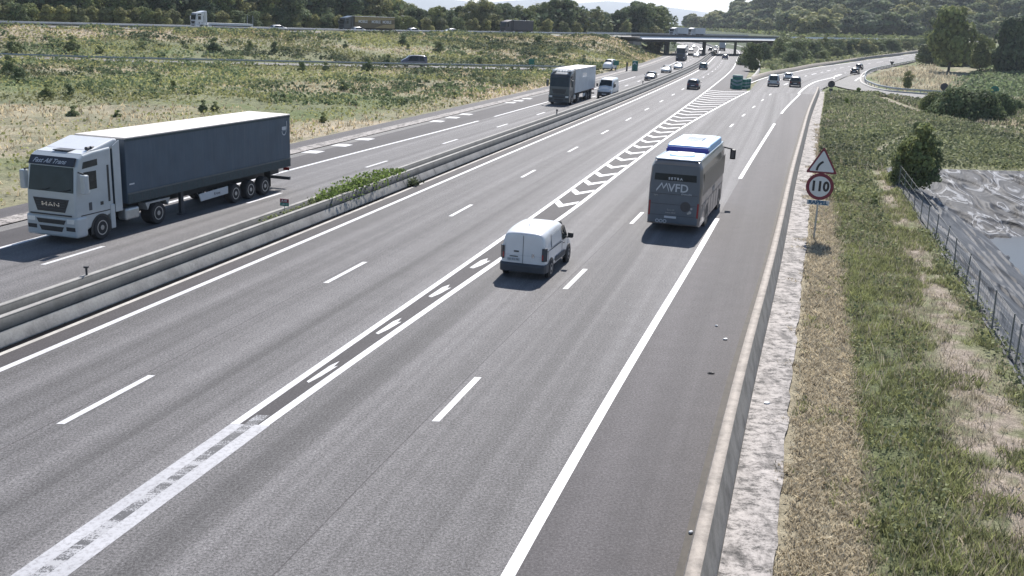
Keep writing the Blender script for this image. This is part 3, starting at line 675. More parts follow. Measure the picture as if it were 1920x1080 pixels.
# ------------------------------------------------------------------ bridge
def bridge():
    d = np.array([1, 1])/math.sqrt(2); nrm = np.array([1, -1])/math.sqrt(2)
    x0, x1 = 31.5, 94.0; L_ = (x1-x0)*math.sqrt(2); z0 = float(ZU(x0)); z1 = float(ZU(x1))
    rt = empty('road_bridge', (x0, yup(x0), 0), math.radians(45), 'grey road bridge on dark piers crossing over the motorway', 'bridge')
    def zz(s_): return z0+(z1-z0)*s_/L_
    def bar(name, ya, yb, za, zb, mat, xa=0, xb=L_):
        mm = MB(); n = 8; vs = []
        for k in range(n+1):
            s_ = xa+(xb-xa)*k/n; q = zz(s_); vs.append([(s_, ya, q+za), (s_, yb, q+za), (s_, yb, q+zb), (s_, ya, q+zb)])
        mm.rings(vs); return mm.build(name, mat, rt)
    def cornice():
        mm = MB(); vs = []
        for k in range(9):
            s_ = L_*k/8; q = zz(s_); vs.append([(s_, -8.0, q-.5), (s_, -6.92, q-.52), (s_, -6.92, q+.25), (s_, -7.0, q+.25)])
        mm.rings(vs); mm.build('cornice', 'deck_edge', rt)
    bar('girder', -6.0, 10.5, -1.35, -.42, 'concrete_dark'); bar('deck', -6.9, 11.4, -.42, -.04, 'concrete')
    cornice(); bar('roadway', -6.6, 11.2, -.03, .0, 'asphalt_pale')
    bar('parapet', -6.9, -6.8, .2, .95, 'parapet_grey', -4, L_); bar('parapet', 11.2, 11.3, .3, 1.0, 'galv', -4, L_)
    for s_ in np.arange(1, L_, 2.5):
        MB().box(s_-.05, s_+.05, -6.86, -6.76, zz(s_), zz(s_)+.95).build('rail_post', 'galv', rt)
    for px in (1253.5, 1323.5, 1382):
        x, y, _ = R(px, 100, 350)
        b_ = x/y; X = 296.5*b_/(1-b_)
        s_ = (X-x0)*math.sqrt(2)
        o = MB().box(-.45, .45, -7.6, 6.4, -.3, zz(s_)-1.3).build('pier', 'concrete_dark', rt, bevel=.06)
        o.location = (s_+1.5, 2, 0); o.rotation_euler = (0, 0, math.radians(-45-11.5))
    MB().box(-2, 2.2, -6, 10.5, 2., z0-1.3).build('abutment', 'concrete', rt); MB().box(L_-2, L_+2.5, -6, 10.5, 2., z1-1.3).build('abutment', 'concrete', rt)
bridge()
# ------------------------------------------------------------------ fence and basin
def oxy(o_, y): return float(off(o_)(y)), y
pts_f = [(1742, 450), (1768, 475), (1802, 515), (1840, 577), (1888, 668)]
frt = empty('wire_fence', (*oxy(26.4, 30), 0), 0, 'thin wire fence on grey posts between the footpath and the lined basin', 'fence')
ys = [22.6, 25.4, 28.6]+[29.6+k*2.9 for k in range(14)]
pm = None
org = Vector((*oxy(26.4, 30), 0))
for i, y in enumerate(sorted(set(round(v, 2) for v in ys))):
    x, yy = oxy(26.42, y); zg = -.1
    if pm is None: q = MB().cyl((0, 0, -.3), (0, 0, 1.45), .026, n=8).build('post', 'fence_grey', frt); pm = q
    else: q = pm.copy(); COL.objects.link(q); q.parent = frt
    q.location = Vector((x, yy, zg))-org; q.rotation_euler = (random.uniform(-.05, .05), random.uniform(-.06, .06), 0)
wmb = MB(); Y_ = np.arange(20, 71, 1.45)
for z in (.12, .5, .9, 1.3):
    for a, b_ in zip(Y_[:-1], Y_[1:]):
        p, q = oxy(26.42, a), oxy(26.42, b_); wmb.cyl(Vector((*p, z))-org, Vector((*q, z))-org, .008, n=4, caps=False)
for y in np.arange(20, 71, .4):
    p = oxy(26.42, y); wmb.cyl(Vector((*p, .05))-org, Vector((*p, 1.3))-org, .004, n=3, caps=False)
wmb.build('wire', 'fence_grey', frt)
def build_basin():
    # membrane: two slopes meeting, wrinkled
    nu, nv = 330, 420
    o_ = np.linspace(26.35, 46, nu); y_ = np.linspace(20, 74.8, nv)
    O, Yg = np.meshgrid(o_, y_, indexing='ij'); X = fref(Yg)+O*np.sqrt(1+fhead(Yg)**2)
    dn = (O-26.7)*.49; df = (73.6+.1*(X-30)-Yg)*.22; b = np.minimum(dn, df)
    Z = -np.minimum(b, 3.1)-.0
    # wrinkles: folds running down the near slope, broad creases across the far one
    near = sst((df-dn)/.8)[..., ] if True else 0
    r1 = np.abs(fbm(Yg*.55+O*.12, O*.22, 61, 3)-.5); r2 = np.abs(fbm(X*.32+Yg*.12, Yg*.16, 71, 3)-.5); r3 = np.abs(fbm(X*.8, Yg*.8, 81, 3)-.5)
    def ridge(r, w_): return np.exp(-(r/w_)**2)
    r1 = np.abs(fbm(O*1.3, Yg*.10+O*.05, 61, 3)-.5)
    fold = near*(ridge(r1, .03)*.13)+(1-near)*(ridge(r2, .03)*.16)+.03*fbm(X*.8, Yg*.8, 5, 2)
    Z = Z+fold*sst(b/.25)
    rim = b < 0; Z = np.where(rim, .03+.05*fbm(X*1.5, Yg*1.5, 7)-np.minimum(-b, .5)*.5, Z)
    V = np.stack([X, Yg, Z], -1).reshape(-1, 3)
    keep = (df > -.12)
    F = grid_faces(nu, nv); kf = keep.reshape(-1)[F].all(1)
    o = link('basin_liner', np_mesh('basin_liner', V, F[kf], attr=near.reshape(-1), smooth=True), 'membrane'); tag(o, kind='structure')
    xa, xb = 10, 75
    me = np_mesh('water', np.array([(0, 5, -2.5), (90, 5, -2.5), (90, 76, -2.5), (0, 76, -2.5)], float), np.array([[0, 1, 2, 3]]))
    # keep the water inside the basin
    pts = []
    for y in np.linspace(18, 63, 12): pts.append((*oxy(26.7+2.5/.49-.6, y), -2.5))
    pts += [(29, 62.6, -2.5), (60, 65, -2.5), (60, 18, -2.5)]
    me = bpy.data.meshes.new('water'); me.from_pydata(pts, [], [tuple(range(len(pts)))[::-1]]); me.update()
    tag(link('water', me, 'water'), kind='structure')
build_basin()

# ------------------------------------------------------------------ foliage
def leaves(centers, normals, size, tint, jitter=.9, asp=1.0):
    """one bent leaf clump (quad) per centre"""
    n = len(centers); nr = normals+rng.normal(0, jitter, (n, 3)); nr /= np.linalg.norm(nr, axis=1)[:, None]+1e-9
    r = rng.normal(0, 1, (n, 3)); a = np.cross(nr, r); a /= np.linalg.norm(a, axis=1)[:, None]+1e-9; b = np.cross(nr, a)
    s = (size*rng.uniform(.55, 1.25, n))[:, None]/2
    V = np.stack([centers-a*s-b*s*asp*.5, centers+a*s*.4-b*s*asp, centers+a*s+b*s*.6*asp, centers-a*s*.5+b*s*asp], 1)
    V[:, 0] += nr*s*.25; V[:, 2] += nr*s*.25
    return V.reshape(-1, 3), np.arange(4*n).reshape(-1, 4), np.repeat(tint, 4)
def crown_mesh(name, H, W, nl, nleaf, size, seed, base=.25, shape='oval'):
    r_ = np.random.default_rng(seed); C = []; 
    for k in range(nl):
        t = r_.uniform(0, 1); z = H*(base+(.96-base)*t)
        if shape == 'oval': w_ = W*.5*math.sin(math.pi*min(.97, .12+.82*t))**.7
        elif shape == 'tall': w_ = W*.5*(.9-.55*abs(t-.4))
        else: w_ = W*.5*(1-.45*t)
        a = r_.uniform(0, 6.283); q = math.sqrt(r_.uniform(0, 1))*w_*.72
        C.append((q*math.cos(a), q*math.sin(a), z, r_.uniform(.14, .27)*W*(1.05-.35*t), r_.uniform(0, 1)))
    C = np.array(C); idx = r_.choice(nl, nleaf, p=C[:, 3]**2/np.sum(C[:, 3]**2))
    d = r_.normal(0, 1, (nleaf, 3)); d[:, 2] = d[:, 2]*.8+.25; d /= np.linalg.norm(d, axis=1)[:, None]
    rad = C[idx, 3]*r_.uniform(.7, 1.12, nleaf); cen = C[idx, :3]+d*rad[:, None]*np.array([1, 1, .85]); cen[:, 2] = np.maximum(cen[:, 2], H*base*.35)
    tint = np.clip(C[idx, 4]*.55+r_.uniform(0, .55, nleaf), 0, 1)
    V, F, T = leaves(cen, d*np.array([1, 1, .9])+np.array([0, 0, .15]), size, tint, .42)
    return np_mesh(name, V, F, attr=T)
def trunk_mesh(H, r0, seed, limbs=6, base=.3):
    r_ = random.Random(seed); m_ = MB(); lean = (r_.uniform(-.04, .04)*H, r_.uniform(-.04, .04)*H)
    m_.cyl((0, 0, -.3), (lean[0]*.5, lean[1]*.5, H*.45), r0, r0*.65, 8); m_.cyl((lean[0]*.5, lean[1]*.5, H*.45), (lean[0], lean[1], H*.85), r0*.65, r0*.15, 7)
    for k in range(limbs):
        a = k*2.4+r_.random(); z = H*(base+.07*k); ln = H*r_.uniform(.18, .3)
        m_.cyl((lean[0]*z/H, lean[1]*z/H, z), (lean[0]*z/H+ln*math.cos(a)*.8, lean[1]*z/H+ln*math.sin(a)*.8, z+ln*.7), r0*.35, r0*.08, 5)
    me = bpy.data.meshes.new('trunk'); me.from_pydata(m_.v, [], m_.f); me.update(); me.materials.append(MATS['bark']); return me
TREES = {}
def tree_kind(key, *a, mat='leaf', **k):
    me = crown_mesh('crown', *a, **k); me.materials.append(MATS[mat]); H = a[0]
    TREES[key] = (me, trunk_mesh(H, H*.022, a[5], base=k.get('base', .25)+.05), H)
tree_kind('round', 12, 10, 26, 3600, .62, 11, mat='leaf'); tree_kind('round2', 12, 11, 30, 3600, .62, 12, mat='leaf_pale', base=.18)
tree_kind('tall', 14, 7.5, 26, 3600, .58, 13, mat='leaf', shape='tall', base=.12); tree_kind('tall2', 14, 8.5, 30, 3600, .6, 14, mat='leaf_dark', shape='tall', base=.1)
tree_kind('low', 7, 8, 20, 2600, .5, 15, mat='leaf_pale', shape='cone', base=.06); tree_kind('low2', 7, 9, 22, 2600, .5, 16, mat='leaf', shape='cone', base=.06)
tree_kind('farA', 12, 12, 12, 1500, 1.2, 17, mat='leaf'); tree_kind('farB', 12, 11, 11, 1500, 1.2, 18, mat='leaf_dark'); tree_kind('farC', 12, 12, 12, 1500, 1.15, 19, mat='leaf_pale')
tree_kind('bigA', 16, 14, 34, 6500, .95, 20, mat='leaf', base=.24, shape='oval'); tree_kind('bigB', 13, 16, 40, 6500, .95, 22, mat='leaf_dark', base=.1, shape='cone')
def put_tree(kind, x, y, z, h, label, group=None, name='leafy_tree', wid=1.0, trunk=True, cat='tree'):
    cm_, tm, H = TREES[kind]; s = h/H
    rt = empty(name, (x, y, z-.15), random.uniform(0, 6.28), label, cat, group)
    c = bpy.data.objects.new('crown', cm_); COL.objects.link(c); c.parent = rt; c.scale = (s*wid, s*wid*random.uniform(.9, 1.1), s)
    if trunk:
        t = bpy.data.objects.new('trunk', tm); COL.objects.link(t); t.parent = rt; t.scale = (s, s, s)
    return rt
def skyline(px):       # top of the tree line in the picture
    return np.interp(px, [0, 700, 745, 765, 790, 815, 840, 870, 892, 930, 960, 990, 1010, 1040, 1072, 1085, 1100, 1112, 1125, 1140, 1165, 1195, 1225, 1250, 1290, 1320, 1360], [-40, -22, -6, 9, 15, 10, 15, 10, 2, -1, 9, 12, 8, -3, 0, 22, 24, 14, 22, 22, 16, 2, 6, 12, 0, 9, 6])
def line_tree(px, back, top, kind, label, group, wid=1.0, name='leafy_tree'):
    """tree standing 'back' metres behind the upper road, its top reaching row 'top' of the skyline"""
    b_ = (px-CX)/FPX; X = (296.5+back*1.414)*b_/(1-b_); Y = X+296.5+back*1.414
    xx, yy, ztop = R(px, top, Y); zb = float(hn(xx, Y)); h = max(4., ztop-zb)
    return put_tree(kind, xx, Y, zb, h, label, group, name, wid)
px = -40; k = 0
kinds = ['tall', 'round', 'tall2', 'round2', 'tall', 'tall2', 'round']
while px < 1240:
    kd = kinds[(k*3+k//4) % 7]; top = float(skyline(px))+random.uniform(-1, 7)
    line_tree(px, random.uniform(20, 30), top, kd, 'leafy tree in the dense wood beyond the road on the left bank', 'trees of the wood beyond the upper road', wid=random.uniform(.9, 1.25))
    px += random.uniform(11, 17) * (1.25 if px < 600 else 1.0); k += 1
px = -30
while px < 1240:
    line_tree(px, random.uniform(34, 60), float(skyline(px))+random.uniform(0, 5), random.choice(['round', 'tall', 'round2', 'tall2']), 'leafy tree in the dense wood beyond the road on the left bank', 'trees of the wood beyond the upper road', wid=1.3)
    px += random.uniform(17, 25)
px = -20
while px < 1240:                                             # lower edge of the wood
    hgt = random.uniform(12, 26); sc_ = 6.6
    line_tree(px, random.uniform(14, 18), float(np.interp(px, [0, 1160], [47, 63]))-hgt, random.choice(['low', 'low2', 'low']), 'low bushy tree at the edge of the wood behind the upper road', 'bushy trees along the edge of the wood', wid=1.1, name='bushy_tree')
    px += random.uniform(22, 34)
line_tree(1058, 26, -6, 'tall2', 'tall dark tree rising above the wood, right of the gap showing far mountains', None, 1.5)
line_tree(1121, 45, 13, 'round', 'slender tree with a small round head standing out of the wood against the mountains', None, .55)
# wooded hill on the right
cnt = 0; hill_pts = []
tries = 0
while cnt < 235 and tries < 6000:
    tries += 1; px = random.uniform(1150, 1960); Y = 470+430*random.random()**.85; X = (px-CX)/FPX*Y*1.02
    if corridor(lat(X, Y), Y) < 26: continue
    if px > 1500 and Y < 540: continue
    if any((X-a)**2+(Y-b_)**2 < 11**2 for a, b_ in hill_pts[-400:]): continue
    hill_pts.append((X, Y)); z = float(hn(X, Y))
    put_tree(random.choice(['farA', 'farA', 'farB', 'farC', 'farA', 'farC']), X, Y, z, random.uniform(9, 14.5), 'broad leafy tree among many on the wooded hillside at the right', 'trees covering the wooded hillside', trunk=False, wid=random.uniform(1.15, 1.7)); cnt += 1
# the far side of the road right of the bridge: bushes and trees along the bank
for i in range(125):
    px = random.uniform(1385, 1760); d0 = ground_at(px, 100)
    t_ = random.random(); row = np.interp(px, [1385, 1440, 1500, 1607, 1690, 1760], [120, 128, 122, 108, 97, 90])-3-t_*26
    row = max(row, np.interp(px, [1385, 1720], [80, 82]))
    x, y, z = ground_at(px, row)
    if corridor(float(lat(x, y)), y) < 7: continue
    hh = random.uniform(2.6, 5.6)*(1.3 if px < 1500 else .9)
    if px > 1455: hh = min(hh, max(1.4, (row-74.5)*y/1900))
    put_tree(random.choice(['low', 'low2', 'low2']), x, y, z, hh, 'green bush on the bank between the slip road and the road above', 'bushes of the bank right of the bridge', name='roadside_bush', wid=1.45, cat='bush')
for px, row, tp, kd, wd, lab in [(1410, 133, 80, 'tall2', 1.3, 'dark tree beside the right pier of the bridge, reaching the deck'), (1432, 118, 82, 'round', 1.1, 'round green tree just right of the bridge pier, behind the darker one'), (1398, 122, 92, 'low2', .9, 'small bush at the foot of the right bridge pier'),
                             (1466, 100, 66, 'tall', 1.1, 'leafy tree standing where the bridge ends, screening the rail'), (1500, 104, 70, 'low', 1., 'bushy tree left of a gap in the screen above the slip road'), (1546, 104, 72, 'tall', .9, 'narrow tree rising over the pale guardrail above the slip road'), (1590, 105, 76, 'tall2', .8, 'dark upright tree in the middle of the bank above the slip road')]:
    x, y, z = ground_at(px, row); h = (row-tp)/FPX*y*1.0; put_tree(kd, x, y, z, h, lab, None, wid=wd)
# big trees on the right edge
for px, row, tp, kd, wd, lab, Yo in [(1778, 134, 10, 'bigA', .98, 'large spreading tree at the far bend of the slip road, leftmost of the big ones', None), (1836, 132, 66, 'round', 1.1, 'small rounded tree in the gap between the large spreading and the dome-shaped one', None),
                                 (1892, 133, 38, 'bigB', .8, 'dark dome-shaped tree beside the field at the right edge', None), (1945, 130, 30, 'bigB', .8, 'dark tree cut by the right edge of the picture, next to the dome-shaped tree', None), (1742, 122, 34, 'tall', 1.2, 'slim tree partly hidden behind the large spreading tree', 20)]:
    x, y, z = ground_at(px, row)
    if Yo: y0_ = y; y += Yo; x *= y/y0_; z = float(hn(x, y))
    _, _, zt = R(px, tp, y); put_tree(kd, x, y, z, max(3, zt-z), lab, None, 'large_tree', wd*.85)
for i in range(16):
    x, y, z = ground_at(1738+i*14+random.uniform(-5, 5), 127+random.uniform(-3, 3)); q_ = y; y += random.uniform(6, 22); x *= y/q_
    put_tree(random.choice(['low2', 'low', 'round']), x, y, float(hn(x, y)), random.uniform(4, 7.5), 'bushy undergrowth tree behind the big trees at the right edge', 'undergrowth behind the big trees', name='bushy_tree', wid=1.1)
# shrubs: own crowns, one mesh per kind, each a thing
for key, a, k_ in (('shrubA', (2., 2.2, 16, 1500, .17, 31), dict(mat='leaf', base=.05, shape='cone')), ('shrubB', (2., 2.0, 14, 1200, .19, 32), dict(mat='leaf', base=.05, shape='oval')), ('shrubC', (2., 1.5, 12, 1300, .16, 33), dict(mat='leaf_fresh', base=.03, shape='cone')), ('hedge', (3., 6.5, 70, 9000, .3, 34), dict(mat='leaf', base=.03, shape='cone')), ('bigbush', (4., 2.7, 40, 3600, .2, 35), dict(mat='leaf', base=.03, shape='cone'))):
    tree_kind(key, *a, **k_)
def shrub(px, row, hpx, kd, lab, wid=1.0, group=None, name='shrub'):
    x, y, z = ground_at(px, row); h = hpx/FPX*math.hypot(x, y)*1.03
    return put_tree(kd, x, y, z, h, lab, group, name, wid, cat='shrub')
SH_ = [(28, 98, 26, 'shrubB', 'dark shrub high on the left bank near the left edge'), (135, 98, 26, 'shrubB', 'very dark round shrub on the left bank above the access road'), (188, 102, 14, 'shrubA', 'low dark shrub just above the guardrail of the access road'), (268, 94, 14, 'shrubB', 'narrow dark shrub on the straw-coloured part of the bank'),
       (400, 96, 22, 'shrubB', 'tall narrow dark shrub on the bank under the flatbed lorry'), (468, 92, 14, 'shrubA', 'small shrub on the bank under the gap between the lorries'), (515, 98, 18, 'shrubA', 'green shrub on the bank left of the container lorry'), (648, 90, 12, 'shrubB', 'small dark shrub on the bank below the container lorry'),
       (755, 84, 16, 'shrubB', 'dark round shrub near the top of the bank, under the second white car'), (765, 92, 10, 'shrubA', 'little shrub below the dark round one near the bank top'), (822, 100, 20, 'shrubA', 'grey-green upright shrub on the bank above the grey van'), (728, 124, 20, 'shrubB', 'small cone-shaped dark tree by the access road left of the grey van'),
       (566, 135, 18, 'shrubA', 'shrub hiding the guardrail, left of three'), (612, 135, 18, 'shrubB', 'darker shrub hiding the guardrail, middle of three'), (690, 135, 24, 'shrubB', 'bushy shrub overlapping the guardrail, right of three'), (644, 169, 16, 'shrubB', 'dark round shrub in the rough grass below the guardrail'), (662, 175, 12, 'shrubB', 'small dark shrub touching the round one in the rough grass'),
       (20, 140, 30, 'shrubB', 'dark leafy shrub at the left edge below the access road'), (38, 155, 24, 'shrubA', 'mid-green shrub right of the one at the left edge'), (88, 184, 24, 'shrubB', 'bluish dark shrub in the rough grass above the straw patch'), (130, 180, 20, 'shrubA', 'loose shrub right of the bluish dark one'), (298, 160, 20, 'shrubB', 'dark shrub in the rough grass mid-left'), (325, 168, 16, 'shrubA', 'shrub just right of the dark one mid-left'),
       (220, 222, 16, 'shrubB', 'small dark bush above the white cab of the lorry'), (136, 222, 22, 'shrubB', 'brownish upright weed clump above the lorry cab'), (380, 210, 22, 'shrubB', 'dark shrub just above the blue lorry roof, left'), (402, 206, 16, 'shrubB', 'darker low shrub touching the one above the blue lorry roof'), (530, 190, 14, 'shrubA', 'weedy shrub above the rear of the blue lorry'), (605, 228, 18, 'shrubB', 'small dark bush right of the blue lorry near the shoulder'), (852, 183, 12, 'shrubA', 'dark weeds by the shoulder below the grey van'), (900, 120, 12, 'shrubA', 'small shrub on the bank right of the grey van'), (1010, 84, 16, 'shrubA', 'upright shrub on the bank below the dark truck'), (1095, 118, 14, 'shrubB', 'round dark bush behind the white van on the access road'), (1113, 85, 10, 'shrubA', 'small bush near the top of the bank by the bridge'), (1220, 96, 20, 'shrubB', 'dark bush beside the left pier of the bridge'), (1232, 98, 24, 'shrubA', 'tall bush touching the left pier of the bridge')]
for px, row, hp, kd, lab in SH_: shrub(px, row, hp, kd, lab, random.uniform(.9, 1.3))
for i in range(8):
    px = random.uniform(0, 1120); row = random.choice([random.uniform(78, 104), random.uniform(130, 190)])
    if row > 120: row = min(row, float(np.interp(px, [0, 600, 900, 1100], [200, 195, 165, 140])))
    shrub(px, row, random.uniform(6, 11), random.choice(['shrubA', 'shrubC', 'shrubA']), 'small green bush scattered in the rough grass of the left bank', random.uniform(1, 1.6), 'small bushes in the rough grass of the left bank')
# right side bushes
shrub(1712, 345, 108, 'bigbush', 'tall dark upright bush at the corner of the lined basin', 1.0); shrub(1742, 335, 74, 'bigbush', 'leafy bush leaning against the tall one by the basin', .9)
shrub(1683, 342, 72, 'bigbush', 'greyish bush on the left side of the tall dark one', .9)
for px, row, hp, wd, lab in [(1748, 212, 30, .75, 'broad bush at the left end of the thicket by the footpath'), (1790, 219, 42, .95, 'dense dark bush in the middle of the thicket by the footpath'), (1835, 222, 40, .95, 'dark leafy bush right of the middle of the thicket'), (1872, 216, 32, .85, 'lighter bush at the right end of the thicket'), (1905, 208, 16, .8, 'low bush at the right edge past the thicket')]:
    shrub(px, row, hp, 'hedge', lab, wd)
for px, row, hp, kd, lab in [(1607, 178, 16, 'shrubC', 'fresh green bush at the tip of grass by the junction'), (1640, 178, 9, 'shrubC', 'low green bush right of the fresh one by the junction'), (1588, 200, 18, 'shrubC', 'yellow-green weed clump below the junction'), (1637, 262, 12, 'shrubA', 'dark weed clump beside the faint track'), (1718, 250, 20, 'shrubA', 'pale feathery bush in the meadow above the tall dark bush'), (1640, 385, 22, 'shrubB', 'dark green weed clump right of the speed sign'), (1600, 360, 14, 'shrubA', 'leafy weed clump near the speed sign'), (1655, 150, 1, 'shrubA', '')]:
    if lab: shrub(px, row, hp, kd, lab)
x, y = g2(1700, 165); put_tree('round2', x, y, 0, 3.0, 'rounded pale bush in the dry grass inside the bend', None, 'shrub', .9, cat='shrub')

# ------------------------------------------------------------------ grass and weeds (stuff)
def blades(x, y, z, h, tint, w_, nb, lean=.5):
    n = len(x); x = np.repeat(x, nb); y = np.repeat(y, nb); z = np.repeat(z, nb); h = np.repeat(h, nb)*rng.uniform(.5, 1.2, n*nb); tint = np.clip(np.repeat(tint, nb)+rng.uniform(-.25, .25, n*nb), 0, 1)
    a = rng.uniform(0, 6.283, n*nb); l = rng.uniform(.1, lean, n*nb)*h; w_ = np.repeat(w_, nb) if np.ndim(w_) else np.full(n*nb, w_)
    x = x+rng.normal(0, .06, n*nb)*np.repeat(1+h[::nb]*2, nb); y = y+rng.normal(0, .06, n*nb)*np.repeat(1+h[::nb]*2, nb)
    ca, sa = np.cos(a), np.sin(a); f = rng.uniform(0, 6.283, n*nb); cx_, cy_ = np.cos(f)*w_, np.sin(f)*w_
    V = np.stack([np.stack([x-cx_, y-cy_, z-.03], -1), np.stack([x+cx_, y+cy_, z-.03], -1), np.stack([x+cx_*.8+l*ca*.5, y+cy_*.8+l*sa*.5, z+h*.6], -1), np.stack([x+l*ca, y+l*sa, z+h], -1)], 1).reshape(-1, 3)
    return V, np.arange(4*n*nb).reshape(-1, 4), np.repeat(tint, 4)
def stuff(name, parts, mat, label=None):
    V = []; F = []; T = []; k = 0
    for v, f, t in parts: V.append(v); F.append(f+k); T.append(t); k += len(v)
    o = link(name, np_mesh(name, np.concatenate(V), np.concatenate(F), attr=np.concatenate(T)), mat)
    return tag(o, label, 'grass' if label else None, kind='stuff')
def scatter_v(n, o0, o1, y0, y1, pw=1.7):
    y = y0+(y1-y0)*rng.uniform(0, 1, n)**pw; o_ = rng.uniform(o0, o1, n); x = fref(y)+o_*np.sqrt(1+fhead(y)**2)
    return x, y, o_
# dry mown strip
x, y, o_ = scatter_v(26000, 19.75, 22.2, 9, 110); z = terrain(x, y); keep = o_ < 21.75+(y-25)*.012+rng.normal(0, .12, len(x)); keep &= o_ > np.interp(y, [0, 16, 37, 77, 113], [19.6, 19.9, 20.35, 21.5, 22.6])+.12-.75*sst((fbm(x*1.3, y*1.3, 12)-.5)*4)
sc = 1+y/60
p0g = (fbm(x*.8, y*.8, 5) > .56)
p1 = blades(x[keep], y[keep], z[keep], rng.uniform(.04, .11, keep.sum())*sc[keep], rng.uniform(.2, 1, keep.sum()), .012*sc[keep], 5, 1.6)
xa, ya, oa = scatter_v(8000, 23.2, 26.4, 12, 90); ok_ = fbm(xa*.9, ya*.9, 63) > .4; xa, ya = xa[ok_], ya[ok_]; za = terrain(xa, ya)
p2 = blades(xa, ya, za, rng.uniform(.04, .2, len(xa)), rng.uniform(0, .8, len(xa)), .009*(1+ya/60), 4, .9)
xb, yb, ob = scatter_v(3000, 21.6, 25, 12, 100); p3 = blades(xb, yb, terrain(xb, yb), rng.uniform(.2, .45, len(xb)), rng.uniform(0, .6, len(xb)), .005*(1+yb/60), 3, .5)
stuff('dry_grass', [p1, p2, p3], 'straw', 'straw-coloured mown grass strip beside the white channel and dry stalks by the path')
# tall green grass
x, y, o_ = scatter_v(15000, 21.6, 24.9, 9, 95, 1.5); n_ = fbm(x*.5, y*.5, 77); keep = (o_ > 21.7+(y-25)*.012) & (o_ < np.interp(y, [0, 16, 25, 38, 70], [22.7, 23.2, 23.9, 24.5, 25.3])+(n_-.5)*1.5) & (n_ > .26) & ((fbm(x*1.1, y*1.1, 201) > .42) | (rng.uniform(0, 1, len(x)) < .25)); z = terrain(x, y); sc = 1+y/70
p1 = blades(x[keep], y[keep], z[keep], (.05+.2*n_[keep])*rng.uniform(.6, 1.3, keep.sum()), np.clip(rng.uniform(-.2, .7, keep.sum())+fbm(x*.9, y*.9, 7)[keep]*.6, 0, 1), .0068*sc[keep], 11, 1.0)
x, y, o_ = scatter_v(13000, 23.4, 26.5, 12, 100, 1.5); n_ = fbm(x*.7, y*.7, 87); keep = (n_ > .6) | ((o_ > 25.8) & (n_ > .47)); z = terrain(x, y)
p2 = blades(x[keep], y[keep], z[keep], rng.uniform(.06, .28, keep.sum()), rng.uniform(0, 1, keep.sum()), .0075*(1+y[keep]/70), 8, .9)
x, y, o_ = scatter_v(2600, 19.8, 21.9, 9, 100, 1.5); n_ = fbm(x*.8, y*.8, 97); keep = (n_ > .55) & (o_ > np.interp(y, [0, 16, 37, 77, 113], [19.7, 19.95, 20.4, 21.6, 22.6])); p3 = blades(x[keep], y[keep], terrain(x, y)[keep], rng.uniform(.06, .2, keep.sum()), rng.uniform(0, 1, keep.sum()), .013*(1+y[keep]/70), 6, .9)
stuff('tall_grass', [p1, p2, p3], 'grass_green', 'tall green grass between the mown strip and the footpath')
TR = [[ground_at(*p)[:2] for p in q] for q in ([(1648, 181), (1675, 192), (1720, 208), (1780, 222), (1850, 232), (1930, 240)], [(1640, 285), (1668, 268), (1700, 252)], [(1655, 322), (1672, 352), (1715, 430)])]
def off_track(x, y):
    best = np.full(np.shape(x), 9.)
    for q, wd in zip(TR, (1.3, .3, .9)):
        for a, b_ in zip(q[:-1], q[1:]):
            ax, ay = a; bx, by = b_[0]-ax, b_[1]-ay; t = np.clip(((x-ax)*bx+(y-ay)*by)/(bx*bx+by*by), 0, 1); best = np.minimum(best, np.hypot(x-ax-t*bx, y-ay-t*by)/wd)
    return best < 1
# broad leaved weeds on both sides as small leaf clumps
def weeds(n, x, y, s, hmax, tint):
    o_ = lat(x, y); a_, b_ = P(x, y, ramp_rise(x, y)); road = ((y > 150) & (inpoly(a_, b_, [(1400, 170), (1395, 156)]+RAMP_L+RAMP_R[::-1]+[(1534, 176)]) | inpoly(a_, b_, JUNC))) | ((o_ > -15.6) & (o_ < np.where(y < 172, np.interp(y, [0, 16, 37, 77, 113, 159, 172], [19.7, 19.95, 20.4, 21.6, 22.6, 24.4, 25.2]), 13.5)))
    road |= off_track(x, y); k_ = ~road; x, y = x[k_], y[k_]; n = len(x); s = s[k_] if np.ndim(s) else s; hmax = hmax[k_] if np.ndim(hmax) else hmax; tint = tint[k_]
    z = terrain(x, y); c = np.stack([x, y, z+rng.uniform(0, 1, n)*hmax], -1); nn = np.tile([0, -.2, .8], (n, 1)).astype(float)
    return leaves(c, nn, s, tint, .8)
x, y, o_ = scatter_v(52000, 21.7, 40, 58, 165, 1.1); ok = (basin(x, y, o_) < -.3) | (y > 76); x, y, o_ = x[ok], y[ok], o_[ok]; n_ = fbm(x*.25, y*.25, 7)
p1 = weeds(len(x), x, y, .08+y*.0015, .25+n_*.5, np.clip(n_*1.3-.2+rng.uniform(-.3, .3, len(x)), 0, 1))
x2 = rng.uniform(36, 90, 50000); y2 = rng.uniform(76, 165, 50000); n2_ = fbm(x2*.12, y2*.12, 8); p2 = weeds(len(x2), x2, y2, .26, .2+n2_*.5, np.clip(n2_*1.3-.2+rng.uniform(-.3, .3, len(x2)), 0, 1))
x, y, o_ = scatter_v(11000, 21.8, 24.6, 12, 62, 1.3); n_ = fbm(x*.6, y*.6, 17); kk = (n_ > .5) & (o_ < np.interp(y, [0, 16, 25, 38, 70], [22.6, 23.0, 23.7, 24.3, 25.])); p3 = weeds(kk.sum(), x[kk], y[kk], .045+y[kk]*.0013, .12+n_[kk]*.45, rng.uniform(0, 1, kk.sum()))
x, y, o_ = scatter_v(3000, 25.8, 27.0, 18, 70, 1.1); p4 = weeds(len(x), x, y, .07+y*.0012, .35, rng.uniform(0, 1, len(x)))
